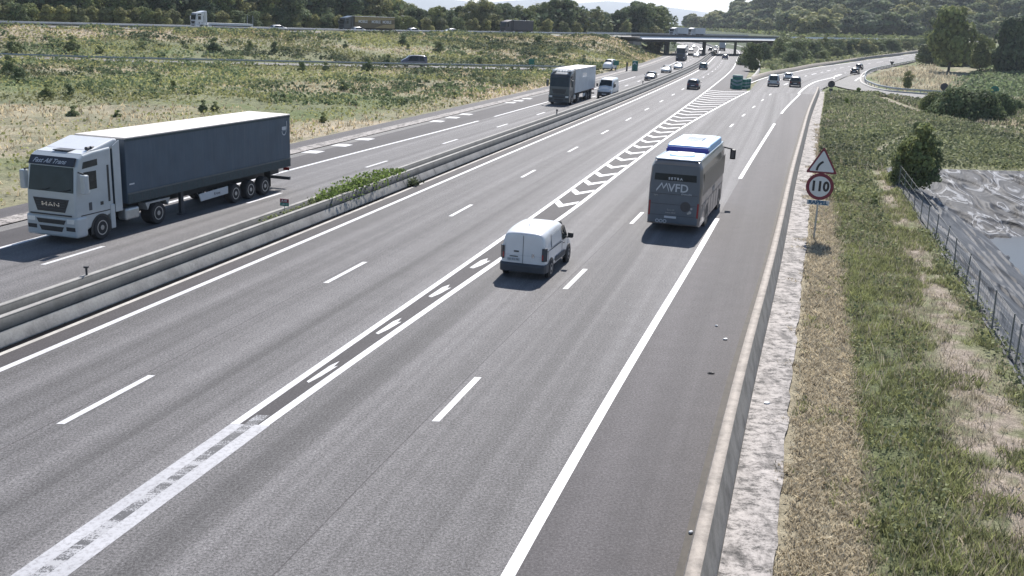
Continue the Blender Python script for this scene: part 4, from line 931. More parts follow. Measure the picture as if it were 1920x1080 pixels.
x5 = rng.uniform(24, 95, 42000); y5 = rng.uniform(60, 168, 42000); o5 = lat(x5, y5); n5 = fbm(x5*.1, y5*.1, 91); ok = (o5 > 21.8) & ((basin(x5, y5, o5) < -.4) | (y5 > 76)) & (n5 > .46) & ~off_track(x5, y5); a5, b5 = P(x5, y5, 0*x5); ok &= ~inpoly(a5, b5, JUNC) & ~inpoly(a5, b5, RAMP_L+RAMP_R[::-1]) & (o5 > np.interp(y5, [77, 113, 159, 172], [21.6, 22.8, 25, 28]))
stuff('dry_grass', [blades(x5[ok], y5[ok], terrain(x5[ok], y5[ok]), rng.uniform(.25, .7, ok.sum()), rng.uniform(.1, .9, ok.sum()), .02+y5[ok]*.0004, 2, .6)], 'straw', 'straw-brown dry grass patches in the meadow at the right')
stuff('weeds', [p1, p2, p3, p4], 'grass_blue', 'low leafy weeds covering the verge and the meadow around the basin')
def left_pts(n, f):
    x = rng.uniform(-150, 45, n); y = 20+rng.uniform(0, 1, n)**.9*310; o_ = lat(x, y); ok = (o_ < -15.9) & (y < yup(x)-8) & (np.abs(y-ymid(x)-2.5) > 4.8) & (x > -.56*y-6)
    x, y, o_ = x[ok], y[ok], o_[ok]; q = f(x, y, o_); return x[q], y[q]
x, y = left_pts(330000, lambda x, y, o: rng.uniform(0, 1, len(x)) < sst((fbm(x*.07, y*.07, 31)*.5+fbm(x*.3, y*.3, 33)*.5-.36)*6)*(1-.75*sst((fbm(x*.012, (y-x*.35)*.075, 151, 3)-.5)*6+.1))); n_ = fbm(x*.18, y*.18, 3)
stuff('weeds', [weeds(len(x), x, y, .10+y*.0014, .15+.75*n_*sst((-15.9-lat(x, y)+1)/5)+.1, np.clip((fbm(x*.045, y*.045, 141)-.3)*1.6+n_*.5+rng.uniform(-.25, .25, len(x)), 0, 1))], 'leaf_pale', 'rough green weeds covering the left verge and bank')
xc, yc = left_pts(6500, lambda x, y, o: (rng.uniform(0, 1, len(x)) < sst((fbm(x*.035, y*.035, 131)-.38)*5)) & (o < -19)); rc = rng.uniform(.5, 2.0, len(xc)); tc = np.clip((fbm(xc*.045, yc*.045, 141)-.3)*2.2+rng.uniform(-.15, .15, len(xc)), 0, 1); kk = 34
d = rng.normal(0, 1, (len(xc)*kk, 3)); d[:, 2] = np.abs(d[:, 2]); d /= np.linalg.norm(d, axis=1)[:, None]; R_ = np.repeat(rc, kk)
cc = np.stack([np.repeat(xc, kk)+d[:, 0]*R_, np.repeat(yc, kk)+d[:, 1]*R_, np.repeat(terrain(xc, yc), kk)+d[:, 2]*R_*.55], -1); on_ = (np.abs(cc[:, 1]-ymid(cc[:, 0])-2.5) > 4.6)
stuff('weeds', [leaves(cc[on_], d[on_], (.16+np.repeat(yc, kk)*.0014)[on_], np.clip(np.repeat(tc, kk)*.7+rng.uniform(0, .35, len(cc)), 0, 1)[on_], .6)], 'leaf', 'mounds of bramble and scrub over the left verge and bank')
x, y = left_pts(140000, lambda x, y, o: rng.uniform(0, 1, len(x)) < np.clip(sst(1-np.abs((yup(x)-y)*.707-12)/12)*.9+sst(1-(-15.6-o)/9)*.55+sst((fbm(x*.012, (y-x*.35)*.075, 151, 3)-.5)*6-.05)*.65, 0.05, 1))
stuff('dry_grass', [blades(x, y, terrain(x, y), rng.uniform(.18, .45, len(x)), rng.uniform(0, 1, len(x)), .02+y*.0005, 2, .9)], 'straw', 'dry straw-coloured grass on the left verge and along the top of the bank')
xr_ = rng.uniform(60, 240, 90000); yr_ = rng.uniform(185, 520, 90000); ar_, br_ = P(xr_, yr_, hn(xr_, yr_)); ok = inpoly(ar_, br_, [(1402, 150), (1441, 137), (1490, 129), (1523, 121), (1607, 109), (1690, 98), (1735, 91), (1730, 76), (1440, 76), (1390, 100), (1392, 130)]); xr_, yr_ = xr_[ok], yr_[ok]; nr_ = fbm(xr_*.12, yr_*.12, 44)
stuff('weeds', [weeds(len(xr_), xr_, yr_, .75, .3+nr_*1.2, np.clip(nr_*1.3-.1+rng.uniform(-.3, .3, len(xr_)), 0, 1))], 'leaf_pale', 'green undergrowth on the bank between the slip road and the bridge road')
# dry grass in the bend and crop rows of the field
x = rng.uniform(62, 150, 9000); y = rng.uniform(165, 300, 9000); px_, py_ = P(x, y, ramp_rise(x, y)); ok = inpoly(px_, py_, [(1632, 148), (1650, 136), (1740, 116), (1780, 140), (1830, 150), (1780, 178), (1660, 166)])
stuff('dry_grass', [blades(x[ok], y[ok], terrain(x[ok], y[ok]), rng.uniform(.3, .9, ok.sum()), rng.uniform(0, 1, ok.sum()), .09, 3, .6)], 'straw', 'dry tall grass inside the bend of the junction')
gx, gy = np.meshgrid(np.arange(70, 200, .75), np.arange(130, 330, 1.5)); gx = gx.ravel()+rng.normal(0, .1, gx.size); gy = gy.ravel()+rng.normal(0, .12, gy.size); px_, py_ = P(gx, gy, gx*0); ok = inpoly(px_, py_, [(1785, 150), (1835, 139), (1960, 128), (1960, 190), (1840, 186), (1805, 172)])
gx, gy = gx[ok], gy[ok]; n_ = len(gx); gx = np.repeat(gx, 3); gy = np.repeat(gy, 3)
stuff('crop_rows', [weeds(len(gx), gx+rng.normal(0, .15, len(gx)), gy+rng.normal(0, .15, len(gx)), .55, .45, rng.uniform(0, 1, len(gx)))], 'crop', 'rows of low green crop plants in the field at the right')
# far woodland mass behind the individual trees
def mass(name, n, f, s, mat, label):
    x, y, z = f(n); c = np.stack([x, y, z], -1); nn = np.tile([0, -.5, .6], (len(x), 1)).astype(float); v, ff, t = leaves(c, nn, s, rng.uniform(0, 1, len(x)), .7)
    return stuff(name, [(v, ff, t)], mat, label)
def fhill(n):
    px = rng.uniform(1130, 2000, n); y = 440+560*rng.uniform(0, 1, n); x = (px-CX)/FPX*y*1.02; d = corridor(lat(x, y), y); ok = (d > 20) & ((y-yup(x)) > 18); x, y = x[ok], y[ok]
    b_ = fbm(x*.11, y*.11, 55, 3); return x, y, hn(x, y)+np.clip(b_*5-1.5, .2, 2.2)*rng.uniform(.4, 1.0, len(x))
mass('woodland', 70000, fhill, 1.6, 'leaf', 'far wood filling the gaps between the trees of the right hillside')
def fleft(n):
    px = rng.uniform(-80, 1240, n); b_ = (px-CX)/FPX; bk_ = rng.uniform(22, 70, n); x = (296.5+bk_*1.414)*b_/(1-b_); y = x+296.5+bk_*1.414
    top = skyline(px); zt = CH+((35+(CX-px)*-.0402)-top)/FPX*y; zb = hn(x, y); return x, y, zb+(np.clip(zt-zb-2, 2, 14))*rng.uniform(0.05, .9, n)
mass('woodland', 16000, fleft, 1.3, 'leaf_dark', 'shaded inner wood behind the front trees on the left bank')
# weeds growing over the median barrier
def median_plant():
    N_ = 2600; y = rng.uniform(46.9, 57.8, N_); w_ = np.sin(np.clip((y-46.5)/11.5, 0, 1)*math.pi)**.6
    o_ = -1.85+rng.normal(0, .3, N_)*(.5+w_*.6); z = .45+rng.uniform(0, 1, N_)*(.28+.5*w_); x = fref(y)+o_*1.035
    c = np.stack([x, y, z], -1); v, f, t = leaves(c, np.tile([0, -.2, .7], (N_, 1)).astype(float), .13, rng.uniform(0, 1, N_), .7)
    x0, y0 = oxy(-1.85, 52); v = v-np.array([x0, y0, 0])
    rt = empty('median_shrub', (x0, y0, 0), 0, 'bright green leafy plants spilling over the median barrier', 'shrub')
    link('foliage', np_mesh('foliage', v, f, attr=t), 'leaf_fresh', rt)
    st = MB()
    for k in range(14):
        yy = 47.5+k*.72; a, b_ = oxy(-1.85+random.uniform(-.15, .15), yy); st.cyl((a-x0, b_-y0, 0), (a-x0+random.uniform(-.3, .3), b_-y0+random.uniform(-.3, .3), random.uniform(.8, 1.3)), .015, .005, 5)
    st.build('stems', 'bark', rt)
median_plant()
N_ = 500; y = rng.uniform(42, 47.3, N_); x = fref(y)+(-1.85+rng.normal(0, .1, N_))*1.035; v, f, t = leaves(np.stack([x, y, .5+rng.uniform(0, .32, N_)], -1), np.tile([0, 0, 1.], (N_, 1)), .1, rng.uniform(0, 1, N_), .6)
tag(link('creeper', np_mesh('creeper', v, f, attr=t), 'leaf'), 'thin creeping weeds in the gap of the median barrier beside the small sign', 'weeds')
# ------------------------------------------------------------------ hills on the horizon
def mountains():
    xs = np.linspace(-4500, 6000, 240); Vv = []
    for k, (yy, z_) in enumerate([(8200, 0), (8600, .5), (9200, 1), (9900, .9), (10500, 0)]):
        for x in xs:
            px = CX+x/9200*FPX*.98; top = np.interp(px, [0, 760, 800, 880, 950, 1000, 1050, 1110, 1150, 1200, 1300, 1920], [60, 150, 165, 130, 165, 188, 160, 192, 178, 160, 120, 90])
            Vv.append((x, yy, -10+z_*(top+20*float(fbm(x*.002, yy*.002, 5)-.5)+10)))
    o = link('hills', np_mesh('hills', np.array(Vv), grid_faces(5, 240), smooth=True), 'leaf_hill'); tag(o, kind='structure')
simple('leaf_hill', (.05, .065, .05), .9, var=.3, scale=.002)
mountains()
# ------------------------------------------------------------------ lettering
FR = (Vector((0, 1, 0)), Vector((0, 0, 1))); RE_ = (Vector((0, -1, 0)), Vector((0, 0, 1))); RS = (Vector((1, 0, 0)), Vector((0, 0, 1))); LS = (Vector((-1, 0, 0)), Vector((0, 0, 1)))
def text(txt, size, loc, frame, mat, parent, name='lettering', shear=0, wide=1.0, bold=.0, ext=.004):
    cu = bpy.data.curves.new('t', 'FONT'); cu.body = txt; cu.size = size; cu.extrude = ext; cu.align_x = 'CENTER'; cu.align_y = 'CENTER'; cu.shear = shear; cu.offset = bold; cu.resolution_u = 3
    to = bpy.data.objects.new('t', cu); COL.objects.link(to); bpy.context.view_layer.update()
    me = bpy.data.meshes.new_from_object(to.evaluated_get(bpy.context.evaluated_depsgraph_get())); bpy.data.objects.remove(to)
    r, u = frame; u = Vector(u).normalized(); r = Vector(r).normalized(); n = r.cross(u)
    M = Matrix(((r.x*wide, u.x, n.x, loc[0]), (r.y*wide, u.y, n.y, loc[1]), (r.z*wide, u.z, n.z, loc[2]), (0, 0, 0, 1)))
    me.transform(M); me.materials.clear(); me.name = name
    return link(name, me, mat, parent)
simple('side_line', (.1, .115, .12), .5)
# ------------------------------------------------------------------ wheels
_wc = {}
def wheel(par, x, y, r, w, side=1, rimmat='rim'):
    key = (r, w, rimmat)
    if key not in _wc:
        t = MB(); R_ = [(r*.62, -w/2), (r*.93, -w/2), (r, -w*.36), (r, w*.36), (r*.93, w/2), (r*.62, w/2)]; n = 22
        t.rings([[(rr*math.cos(6.2832*i/n), yy, rr*math.sin(6.2832*i/n)) for i in range(n)] for rr, yy in R_])
        me = t.build('wheel', 'tyre').data; bpy.data.objects.remove([o for o in COL.objects if o.data == me][0])
        q = MB()
        for s_ in (1, -1):
            q.rings([[(rr*math.cos(6.2832*i/n), s_*yy, rr*math.sin(6.2832*i/n)) for i in range(n)] for rr, yy in ((r*.64, w*.45), (r*.6, w*.51), (r*.52, w*.5), (r*.46, w*.36), (r*.24, w*.4), (r*.2, w*.52), (r*.05, w*.54))])
        me2 = q.build('rim', rimmat).data; bpy.data.objects.remove([o for o in COL.objects if o.data == me2][0])
        _wc[key] = (me, me2)
    me, me2 = _wc[key]
    o = bpy.data.objects.new('wheel', me); COL.objects.link(o); o.parent = par; o.location = (x, y, r)
    q = bpy.data.objects.new('rim', me2); COL.objects.link(q); q.parent = o
    return o
def arch(par, x, y, r, s, name='wheel_arch'):
    m_ = MB(); n = 14; vs = [(x+r*math.cos(math.pi*i/n), 0, r*.0+.47+r*math.sin(math.pi*i/n)-.0) for i in range(n+1)]
    pts = [(x-r, 0, .3)]+[(x-r*math.cos(math.pi*i/n), 0, .47+(r-.02)*math.sin(math.pi*i/n)) for i in range(n+1)]+[(x+r, 0, .3)]
    m_.poly([(a, y, c) for a, _, c in pts], (0, s, 0), .01); return m_.build(name, 'black_plastic', par)
# ------------------------------------------------------------------ lorries
def semi(loc, th, label, cab='silver_paint', box='tarp_blue', roof='roof_white', kind='tarp', visor=None, group=None, wide=1.0, L_=16.5, cat='lorry', name='articulated_lorry', deflect='same', skirt=True, detail=True, lamps='lamp'):
    rt = empty(name, (loc[0], loc[1], loc[2] if len(loc) > 2 else 0), math.pi/2-th, label, cat, group)
    # cab shell
    c = MB().prism([(0.0, .5), (-.02, 1.2), (-.07, 2.05), (-.24, 3.1), (-.4, 3.42), (-.62, 3.55), (-1.2, 3.64), (-2.25, 3.72), (-2.28, .95), (-2.0, .95), (-.6, .5)], -1.19, 1.19)
    c = c.build('cab', cab, rt, bevel=.09, seg=3)
    MB().box(-.62, .03, -1.24, 1.24, .28, 1.12).build('bumper', cab, rt, bevel=.1, seg=3)
    MB().box(-2.28, -2.0, -1.22, 1.22, .34, 1.35).build('side_step', cab, rt, bevel=.03)
    sp = MB()
    sp.prism([(-1.15, 3.66), (-2.55, 4.0), (-2.75, 3.98), (-2.7, 3.6), (-2.2, 3.6)], -1.12, 1.12); sp.build('roof_deflector', 'white_paint' if cab == 'silver_paint' else cab, rt, bevel=.06)  # on the silver cab the deflector's sunlit white is put into its colour
    if cab == 'silver_paint': MB().prism([(-.66, 3.555), (-1.2, 3.645), (-1.2, 3.66), (-.66, 3.575)], -1.08, 1.08).build('sunlit_cab_roof', 'white_paint', rt, bevel=.008)  # added skin: sunlight on the silver roof painted as white
    for s_ in (1, -1):
        m_ = MB().prism([(-2.3, 1.0), (-2.3, 3.74), (-2.72, 3.95), (-2.72, 1.0)], s_*1.2, s_*1.24); m_.build('side_deflector', cab, rt, bevel=.01)
        m_ = MB().box(-2.05, -1.93, s_*1.19, s_*1.197, 1.5, 3.0); m_.build('door_gap', 'black_plastic', rt)
        m_ = MB(); m_.poly([(-.38, s_*1.192, 2.12), (-1.3, s_*1.192, 2.14), (-1.3, s_*1.192, 2.86), (-.58, s_*1.192, 2.86)], (0, s_, 0), .008); m_.build('side_window', 'glass', rt)
        m_ = MB(); m_.poly([(-.52, s_*1.192, 3.0), (-1.4, s_*1.192, 3.06), (-1.4, s_*1.192, 3.32), (-.6, s_*1.192, 3.26)], (0, s_, 0), .008); m_.build('side_window', 'glass', rt)
        m_ = MB().box(-.42, -.16, s_*1.34, s_*1.6, 2.05, 2.82); mo = m_.build('mirror', cab, rt, bevel=.05); MB().cyl((-.3, s_*1.15, 2.9), (-.3, s_*1.45, 2.84), .03).build('mirror_arm', 'black_plastic', mo)
        arch(rt, -1.42, s_*1.195, .62, s_)
        m_ = MB().prism([(-.3, 1.13), (-2.0, 1.13), (-2.0, 1.17), (-.3, 1.17)], s_*1.192, s_*1.2); m_.build('trim_line', 'black_plastic', rt)
        lm = MB(); lm.poly([(.034, s_*.78, .86), (.034, s_*1.12, .86), (.03, s_*1.14, 1.04), (.034, s_*.78, 1.04)], (1, 0, 0), .012); lm.build('headlight', lamps, rt)
        MB().box(.03, .04, s_*.72 if s_ > 0 else -1.15, 1.15 if s_ > 0 else -.72, .56, .72).build('fog_light_recess', 'black_plastic', rt)
        MB().box(-1.62, -1.45, s_*1.19, s_*1.2, 1.42, 1.56).build('badge', 'black_plastic', rt); MB().box(-.95, -.78, s_*1.19, s_*1.2, 1.3, 1.62).build('door_handle', 'bumper_grey', rt)
        for x, ww in ((-1.42, .36), (-5.05, .6)): wheel(rt, x, s_*(1.24-ww/2), .5, ww)
        if kind != 'flat':
            for x in (-L_+5.3, -L_+3.95, -L_+2.6): wheel(rt, x, s_*1.05, .48, .4)
        tk = MB().box(-3.85, -2.95, s_*.75, s_*1.2, .5, 1.02); tk.build('fuel_tank', 'steel', rt, bevel=.1, seg=3)
        MB().prism([(-4.35, .75), (-4.2, 1.08), (-5.9, 1.08), (-5.75, .75), (-5.6, 1.0), (-4.5, 1.0)], s_*.8, s_*1.22).build('mudguard', 'galv' if detail else 'black_plastic', rt)
    ws = MB(); ws.poly([(-.068, -1.08, 2.08), (-.068, 1.08, 2.08), (-.235, 1.03, 3.06), (-.235, -1.03, 3.06)], (1, 0, .17), .02); ws.build('windscreen', 'glass', rt)
    vs = MB(); vs.poly([(-.2, -1.1, 3.1), (-.2, 1.1, 3.1), (-.38, 1.08, 3.42), (-.38, -1.08, 3.42)], (.87, 0, .48), .05); vo = vs.build('sun_visor', 'black_paint' if cab != 'dark_cab' else 'bumper_grey', rt)
    gr = MB(); gr.poly([(-.03, -.66, 1.28), (-.03, .66, 1.28), (-.055, .86, 1.8), (-.055, -.86, 1.8)], (1, 0, .05), .03); go = gr.build('grille', 'black_plastic', rt)
    for a, b_, w0, w1 in ((.8, .98, .62, .72), (.5, .7, .5, .6)):
        q = MB(); q.poly([(.03, -w0, a), (.03, w0, a), (.032, w1, b_), (.032, -w1, b_)], (1, 0, 0), .008); q.build('air_intake', 'black_plastic', rt)
    MB().box(.0, .035, -1.0, 1.0, 1.14, 1.19).build('seam', 'black_plastic', rt)
    if detail:
        for z in (1.4, 1.5, 1.6, 1.7): MB().box(.0, .008, -.7, .7, z-.012, z+.012).build('grille_bar', 'bumper_grey', go)
        for y in (-.5, .5): MB().cyl((.0, y, 2.1), (-.02, y+.45, 2.22), .015).build('wiper', 'black_plastic', rt)
        MB().box(-1.25, -.72, -.35, .4, 3.62, 3.66).build('roof_hatch', 'bumper_grey', rt)
        for x in (-1.35, -1.6): MB().cyl((x, .9, 3.72), (x+.28, .98, 3.74), .07).build('air_horn', 'bumper_grey', rt)
        text('MAN', .24, (0.0, 0, 1.56), FR, 'chrome', go, wide=1.7, bold=.004)
    if visor: text(visor, .27, (-.235, -.12, 3.26), ((0, 1, 0), (-.48, 0, .87)), 'letter', vo, shear=.5, wide=1.05, bold=.002)
    MB().box(-6.2, -2.2, -.45, .45, .55, 1.0).build('chassis', 'black_plastic', rt)
    X0, X1 = -3.05, -L_
    if kind == 'flat':
        MB().box(-14, X0, -1.25, 1.25, 1.02, 1.5).build('trailer_bed', 'trailer_grey', rt, bevel=.03)
        for s_ in (1, -1):
            MB().box(-14, -13.9, s_*1.15, s_*1.22, 1.5, 3.3).build('stake', 'galv', rt); MB().box(-13.4, -7, s_*1.0, s_*1.2, .45, 1.0).build('side_guard', 'dark_side', rt)
            for x in (-9, -10.3, -11.6): wheel(rt, x, s_*1.05, .48, .4)
        return rt
    MB().box(X1, X0, -1.24, 1.24, 1.22, 3.93).build('trailer_box', box, rt, bevel=.02)
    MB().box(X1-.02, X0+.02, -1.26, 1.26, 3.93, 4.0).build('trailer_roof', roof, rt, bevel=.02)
    MB().box(X1, X0-.4, -.5, .5, .75, 1.2).build('trailer_frame', 'black_plastic', rt)
    for s_ in (1, -1):
        if kind == 'tarp':
            MB().box(X1+.02, X0-.02, s_*1.235, s_*1.262, 1.2, 1.62).build('side_board', 'tarp_rail', rt)
            MB().box(X1+.02, X0-.02, s_*1.24, s_*1.272, 1.6, 1.66).build('side_rail', 'side_line', rt)
            MB().box(X1+.02, X0-.02, s_*1.24, s_*1.266, 3.83, 3.93).build('top_rail', 'tarp_rail', rt)
            if detail:
                nb = 24
                for k in range(nb):
                    x = X0-.35-k*(X0-X1-.6)/(nb-1); MB().box(x-.02, x+.02, s_*1.262, s_*1.268, 1.3, 1.56).build('buckle', 'bumper_grey', rt)
        if skirt:
            MB().prism([(-8.3, .5), (-8.15, .86), (-L_+5.85, .92), (-L_+5.85, .56)], s_*1.12, s_*1.17).build('side_guard', 'trailer_grey', rt, bevel=.01)
        MB().box(-7.4, -7.2, s_*.7, s_*.85, .05, 1.15).build('landing_leg', 'bumper_grey', rt)
        MB().box(-7.5, -7.1, s_*.65, s_*.9, .03, .08).build('foot_plate', 'bumper_grey', rt)
        MB().box(-L_+2.0, -L_+2.03, s_*.85, s_*1.22, .35, 1.2).build('mud_flap', 'black_plastic', rt)
    MB().box(-L_-.02, -L_, -1.15, -.03, 1.3, 3.85).build('rear_door', box if kind == 'tarp' else 'trailer_grey', rt); MB().box(-L_-.02, -L_, .03, 1.15, 1.3, 3.85).build('rear_door', box if kind == 'tarp' else 'trailer_grey', rt)
    MB().box(-L_-.05, -L_+.1, -1.2, 1.2, .45, .62).build('rear_bumper', 'bumper_grey', rt)
    for s_ in (1, -1): MB().box(-L_-.03, -L_+.02, s_*.8, s_*1.15, .95, 1.12).build('tail_light', 'red_lamp', rt)
    return rt
def fwd(th): return np.array([math.sin(th), math.cos(th)])
# near silver lorry: front left bumper corner and trailer rear measured on the picture
a_ = np.array(G(148, 447, .3)); b_ = np.array(G(545, 311, 1.2)); hd_on = math.atan2((a_-b_)[0], (a_-b_)[1])
left = np.array([-math.cos(hd_on), math.sin(hd_on)])
nose = a_-left*1.22+fwd(hd_on)*.05
L_near = float(np.dot(a_-b_, fwd(hd_on)))
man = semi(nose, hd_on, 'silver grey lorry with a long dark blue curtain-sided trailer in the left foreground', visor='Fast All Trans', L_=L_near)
for s_ in (1,):        # small emblem near the rear of the curtain
    x = -L_near+.62; e = MB()
    e.box(x-.2, x+.2, 1.24, 1.252, 3.2, 3.38); e.build('emblem', 'letter', man)
    rg = MB(); n = 18; rg.rings([[(x+.24*rr*math.cos(t), 1.243+dy, 3.22+.3*rr*math.sin(t)) for t in [3.3+2.9*i/n for i in range(n)]] for rr, dy in ((1, 0), (1, .01), (.86, .01), (.86, 0))], close=False); rg.build('emblem', 'letter', man)
    MB().box(x-.3, x-.26, 1.243, 1.252, 3.2, 3.66).build('emblem', 'letter', man)
text('Krone', .2, (-9.6, 1.172, .71), LS, 'bumper_grey', man)
for x in (-3.3,): MB().box(x-.2, x+.12, 1.262, 1.27, 2.0, 2.06).build('sticker', 'letter', man)
# ------------------------------------------------------------------ lofted bodies
def ringpts(st):
    x, zb, zm, zt, wb, wt = st; r = min(.14, (zt-zm)*.45+.03)
    half = [(0, zb), (wb*.9, zb), (wb, zb+.14), (wb, zm), (wt+(wb-wt)*.12, zt-r), (wt-r*.75, zt-.012), (wt*.5, zt+.012), (0, zt+.02)]
    return [(x, y, z) for y, z in half]+[(x, -y, z) for y, z in half[-2:0:-1]]
def side_at(sts, x, z):
    for a, b in zip(sts[:-1], sts[1:]):
        if a[0] <= x <= b[0]:
            t = (x-a[0])/(b[0]-a[0]); q = [a[i]*(1-t)+b[i]*t for i in range(6)]
            if z <= q[2]: return q[4]
            k = min(1, (z-q[2])/max(.01, q[3]-q[2])); return q[4]*(1-k)+q[5]*k
    return sts[0][4]
def sidepatch(m_, sts, pts, s, off_=.012):
    m_.poly([(x, s*(side_at(sts, x, z)+off_-.006), z) for x, z in pts], (0, s, 0), .008)
def car(loc, th, label, paintm, L_=4.3, H=1.48, W=.9, group=None, style='hatch', cat='car', name='car', near='rear', detail=1):
    f = fwd(th); p = np.array(loc[:2])
    if near == 'front': p = p-f*L_
    rt = empty(name, (p[0], p[1], loc[2] if len(loc) > 2 else 0), math.pi/2-th, label, cat, group)
    k = H/1.48; w = W; l = L_/4.3
    if style == 'hatch':
        S_ = [(0, .42, .72, .78, w*.84, w*.74), (.06*l, .3, .8, .98*k, w*.94, w*.82), (.3*l, .24, .92, 1.3*k, w*.98, w*.74), (.75*l, .2, .94, 1.46*k, w, w*.72), (1.7*l, .2, .93, 1.5*k, w, w*.73), (2.35*l, .2, .92, 1.45*k, w, w*.71), (3.05*l, .2, .9, 1.02*k, w, w*.86), (3.8*l, .22, .8, .88*k, w*.97, w*.84), (4.18*l, .26, .64, .72*k, w*.9, w*.74), (4.3*l, .34, .5, .56, w*.74, w*.6)]
    else:       # estate / van-like car
        S_ = [(0, .42, .8, 1.0, w*.88, w*.8), (.06*l, .3, .95, 1.35*k, w*.96, w*.82), (.25*l, .24, 1.0, 1.5*k, w, w*.78), (.75*l, .2, 1.0, 1.56*k, w, w*.78), (2.1*l, .2, .98, 1.58*k, w, w*.78), (2.75*l, .2, .97, 1.5*k, w, w*.75), (3.4*l, .2, .95, 1.1*k, w, w*.86), (3.9*l, .22, .86, .96*k, w*.97, w*.84), (4.2*l, .26, .66, .78*k, w*.9, w*.74), (4.3*l, .34, .5, .6, w*.76, w*.6)]
    MB().rings([ringpts(s) for s in S_]).build('body', paintm, rt, smooth=True, sub=1)
    top = S_[3][3]; zb_ = S_[3][2]+.04
    for s in (1, -1):
        m_ = MB(); q = S_[6][0]-.1*l; sidepatch(m_, S_, [(.45*l, zb_), (1.35*l, zb_), (1.35*l, top-.13), (.72*l, top-.13)], s); m_.build('side_window', 'glass', rt)
        m_ = MB(); sidepatch(m_, S_, [(1.42*l, zb_), (q-.12, zb_), (S_[5][0]-.02, top-.13), (1.42*l, top-.12)], s); m_.build('side_window', 'glass', rt)
        for x in (.78*l, 3.42*l): arch_ = MB().cyl((x, s*(w-.12), .34), (x, s*(w+.006), .34), .38, n=18).build('wheel_arch', 'black_plastic', rt); wheel(rt, x, s*(w-.09), .32, .2)
        MB().box(S_[6][0]-.28*l, S_[6][0]-.14*l, s*(w+.02), s*(w+.2), .93, 1.06).build('mirror', paintm, rt, bevel=.03)
        MB().box(-.03, .12, s*w*.62, s*w*.9, .7, .88).build('tail_light', 'red_lamp', rt, bevel=.02); MB().box(L_-.18, L_-.04, s*w*.52, s*w*.86, .58, .7).build('headlight', 'lamp', rt, bevel=.03)
    a, b = S_[2], S_[1]
    m_ = MB(); m_.poly([(.04*l, -w*.68, 1.0), (.04*l, w*.68, 1.0), (.42*l, w*.6, top-.1), (.42*l, -w*.6, top-.1)] if style == 'hatch' else [(.0*l, -w*.7, 1.03), (.0*l, w*.7, 1.03), (.1*l, w*.66, top-.16), (.1*l, -w*.66, top-.16)], (-1, 0, .6), .03); m_.build('rear_window', 'glass', rt)
    a, b = S_[5], S_[6]
    m_ = MB(); m_.poly([(b[0]-.06*l, -w*.76, b[3]+.03), (b[0]-.06*l, w*.76, b[3]+.03), (a[0]+.1*l, w*.63, a[3]-.03), (a[0]+.1*l, -w*.63, a[3]-.03)], (.6, 0, 1), .03); m_.build('windscreen', 'glass', rt)
    MB().box(-.04, .2, -w*.86, w*.86, .28, .5).build('rear_bumper', 'bumper_grey', rt, bevel=.04); MB().box(L_-.14, L_+.02, -w*.7, w*.7, .26, .44).build('front_bumper', 'bumper_grey', rt, bevel=.04)
    MB().box(-.05, .0, -.26, .26, .56, .67).build('number_plate', 'sign_white', rt); MB().box(L_-.02, L_+.03, -.26, .26, .42, .52).build('number_plate', 'sign_white', rt)
    return rt
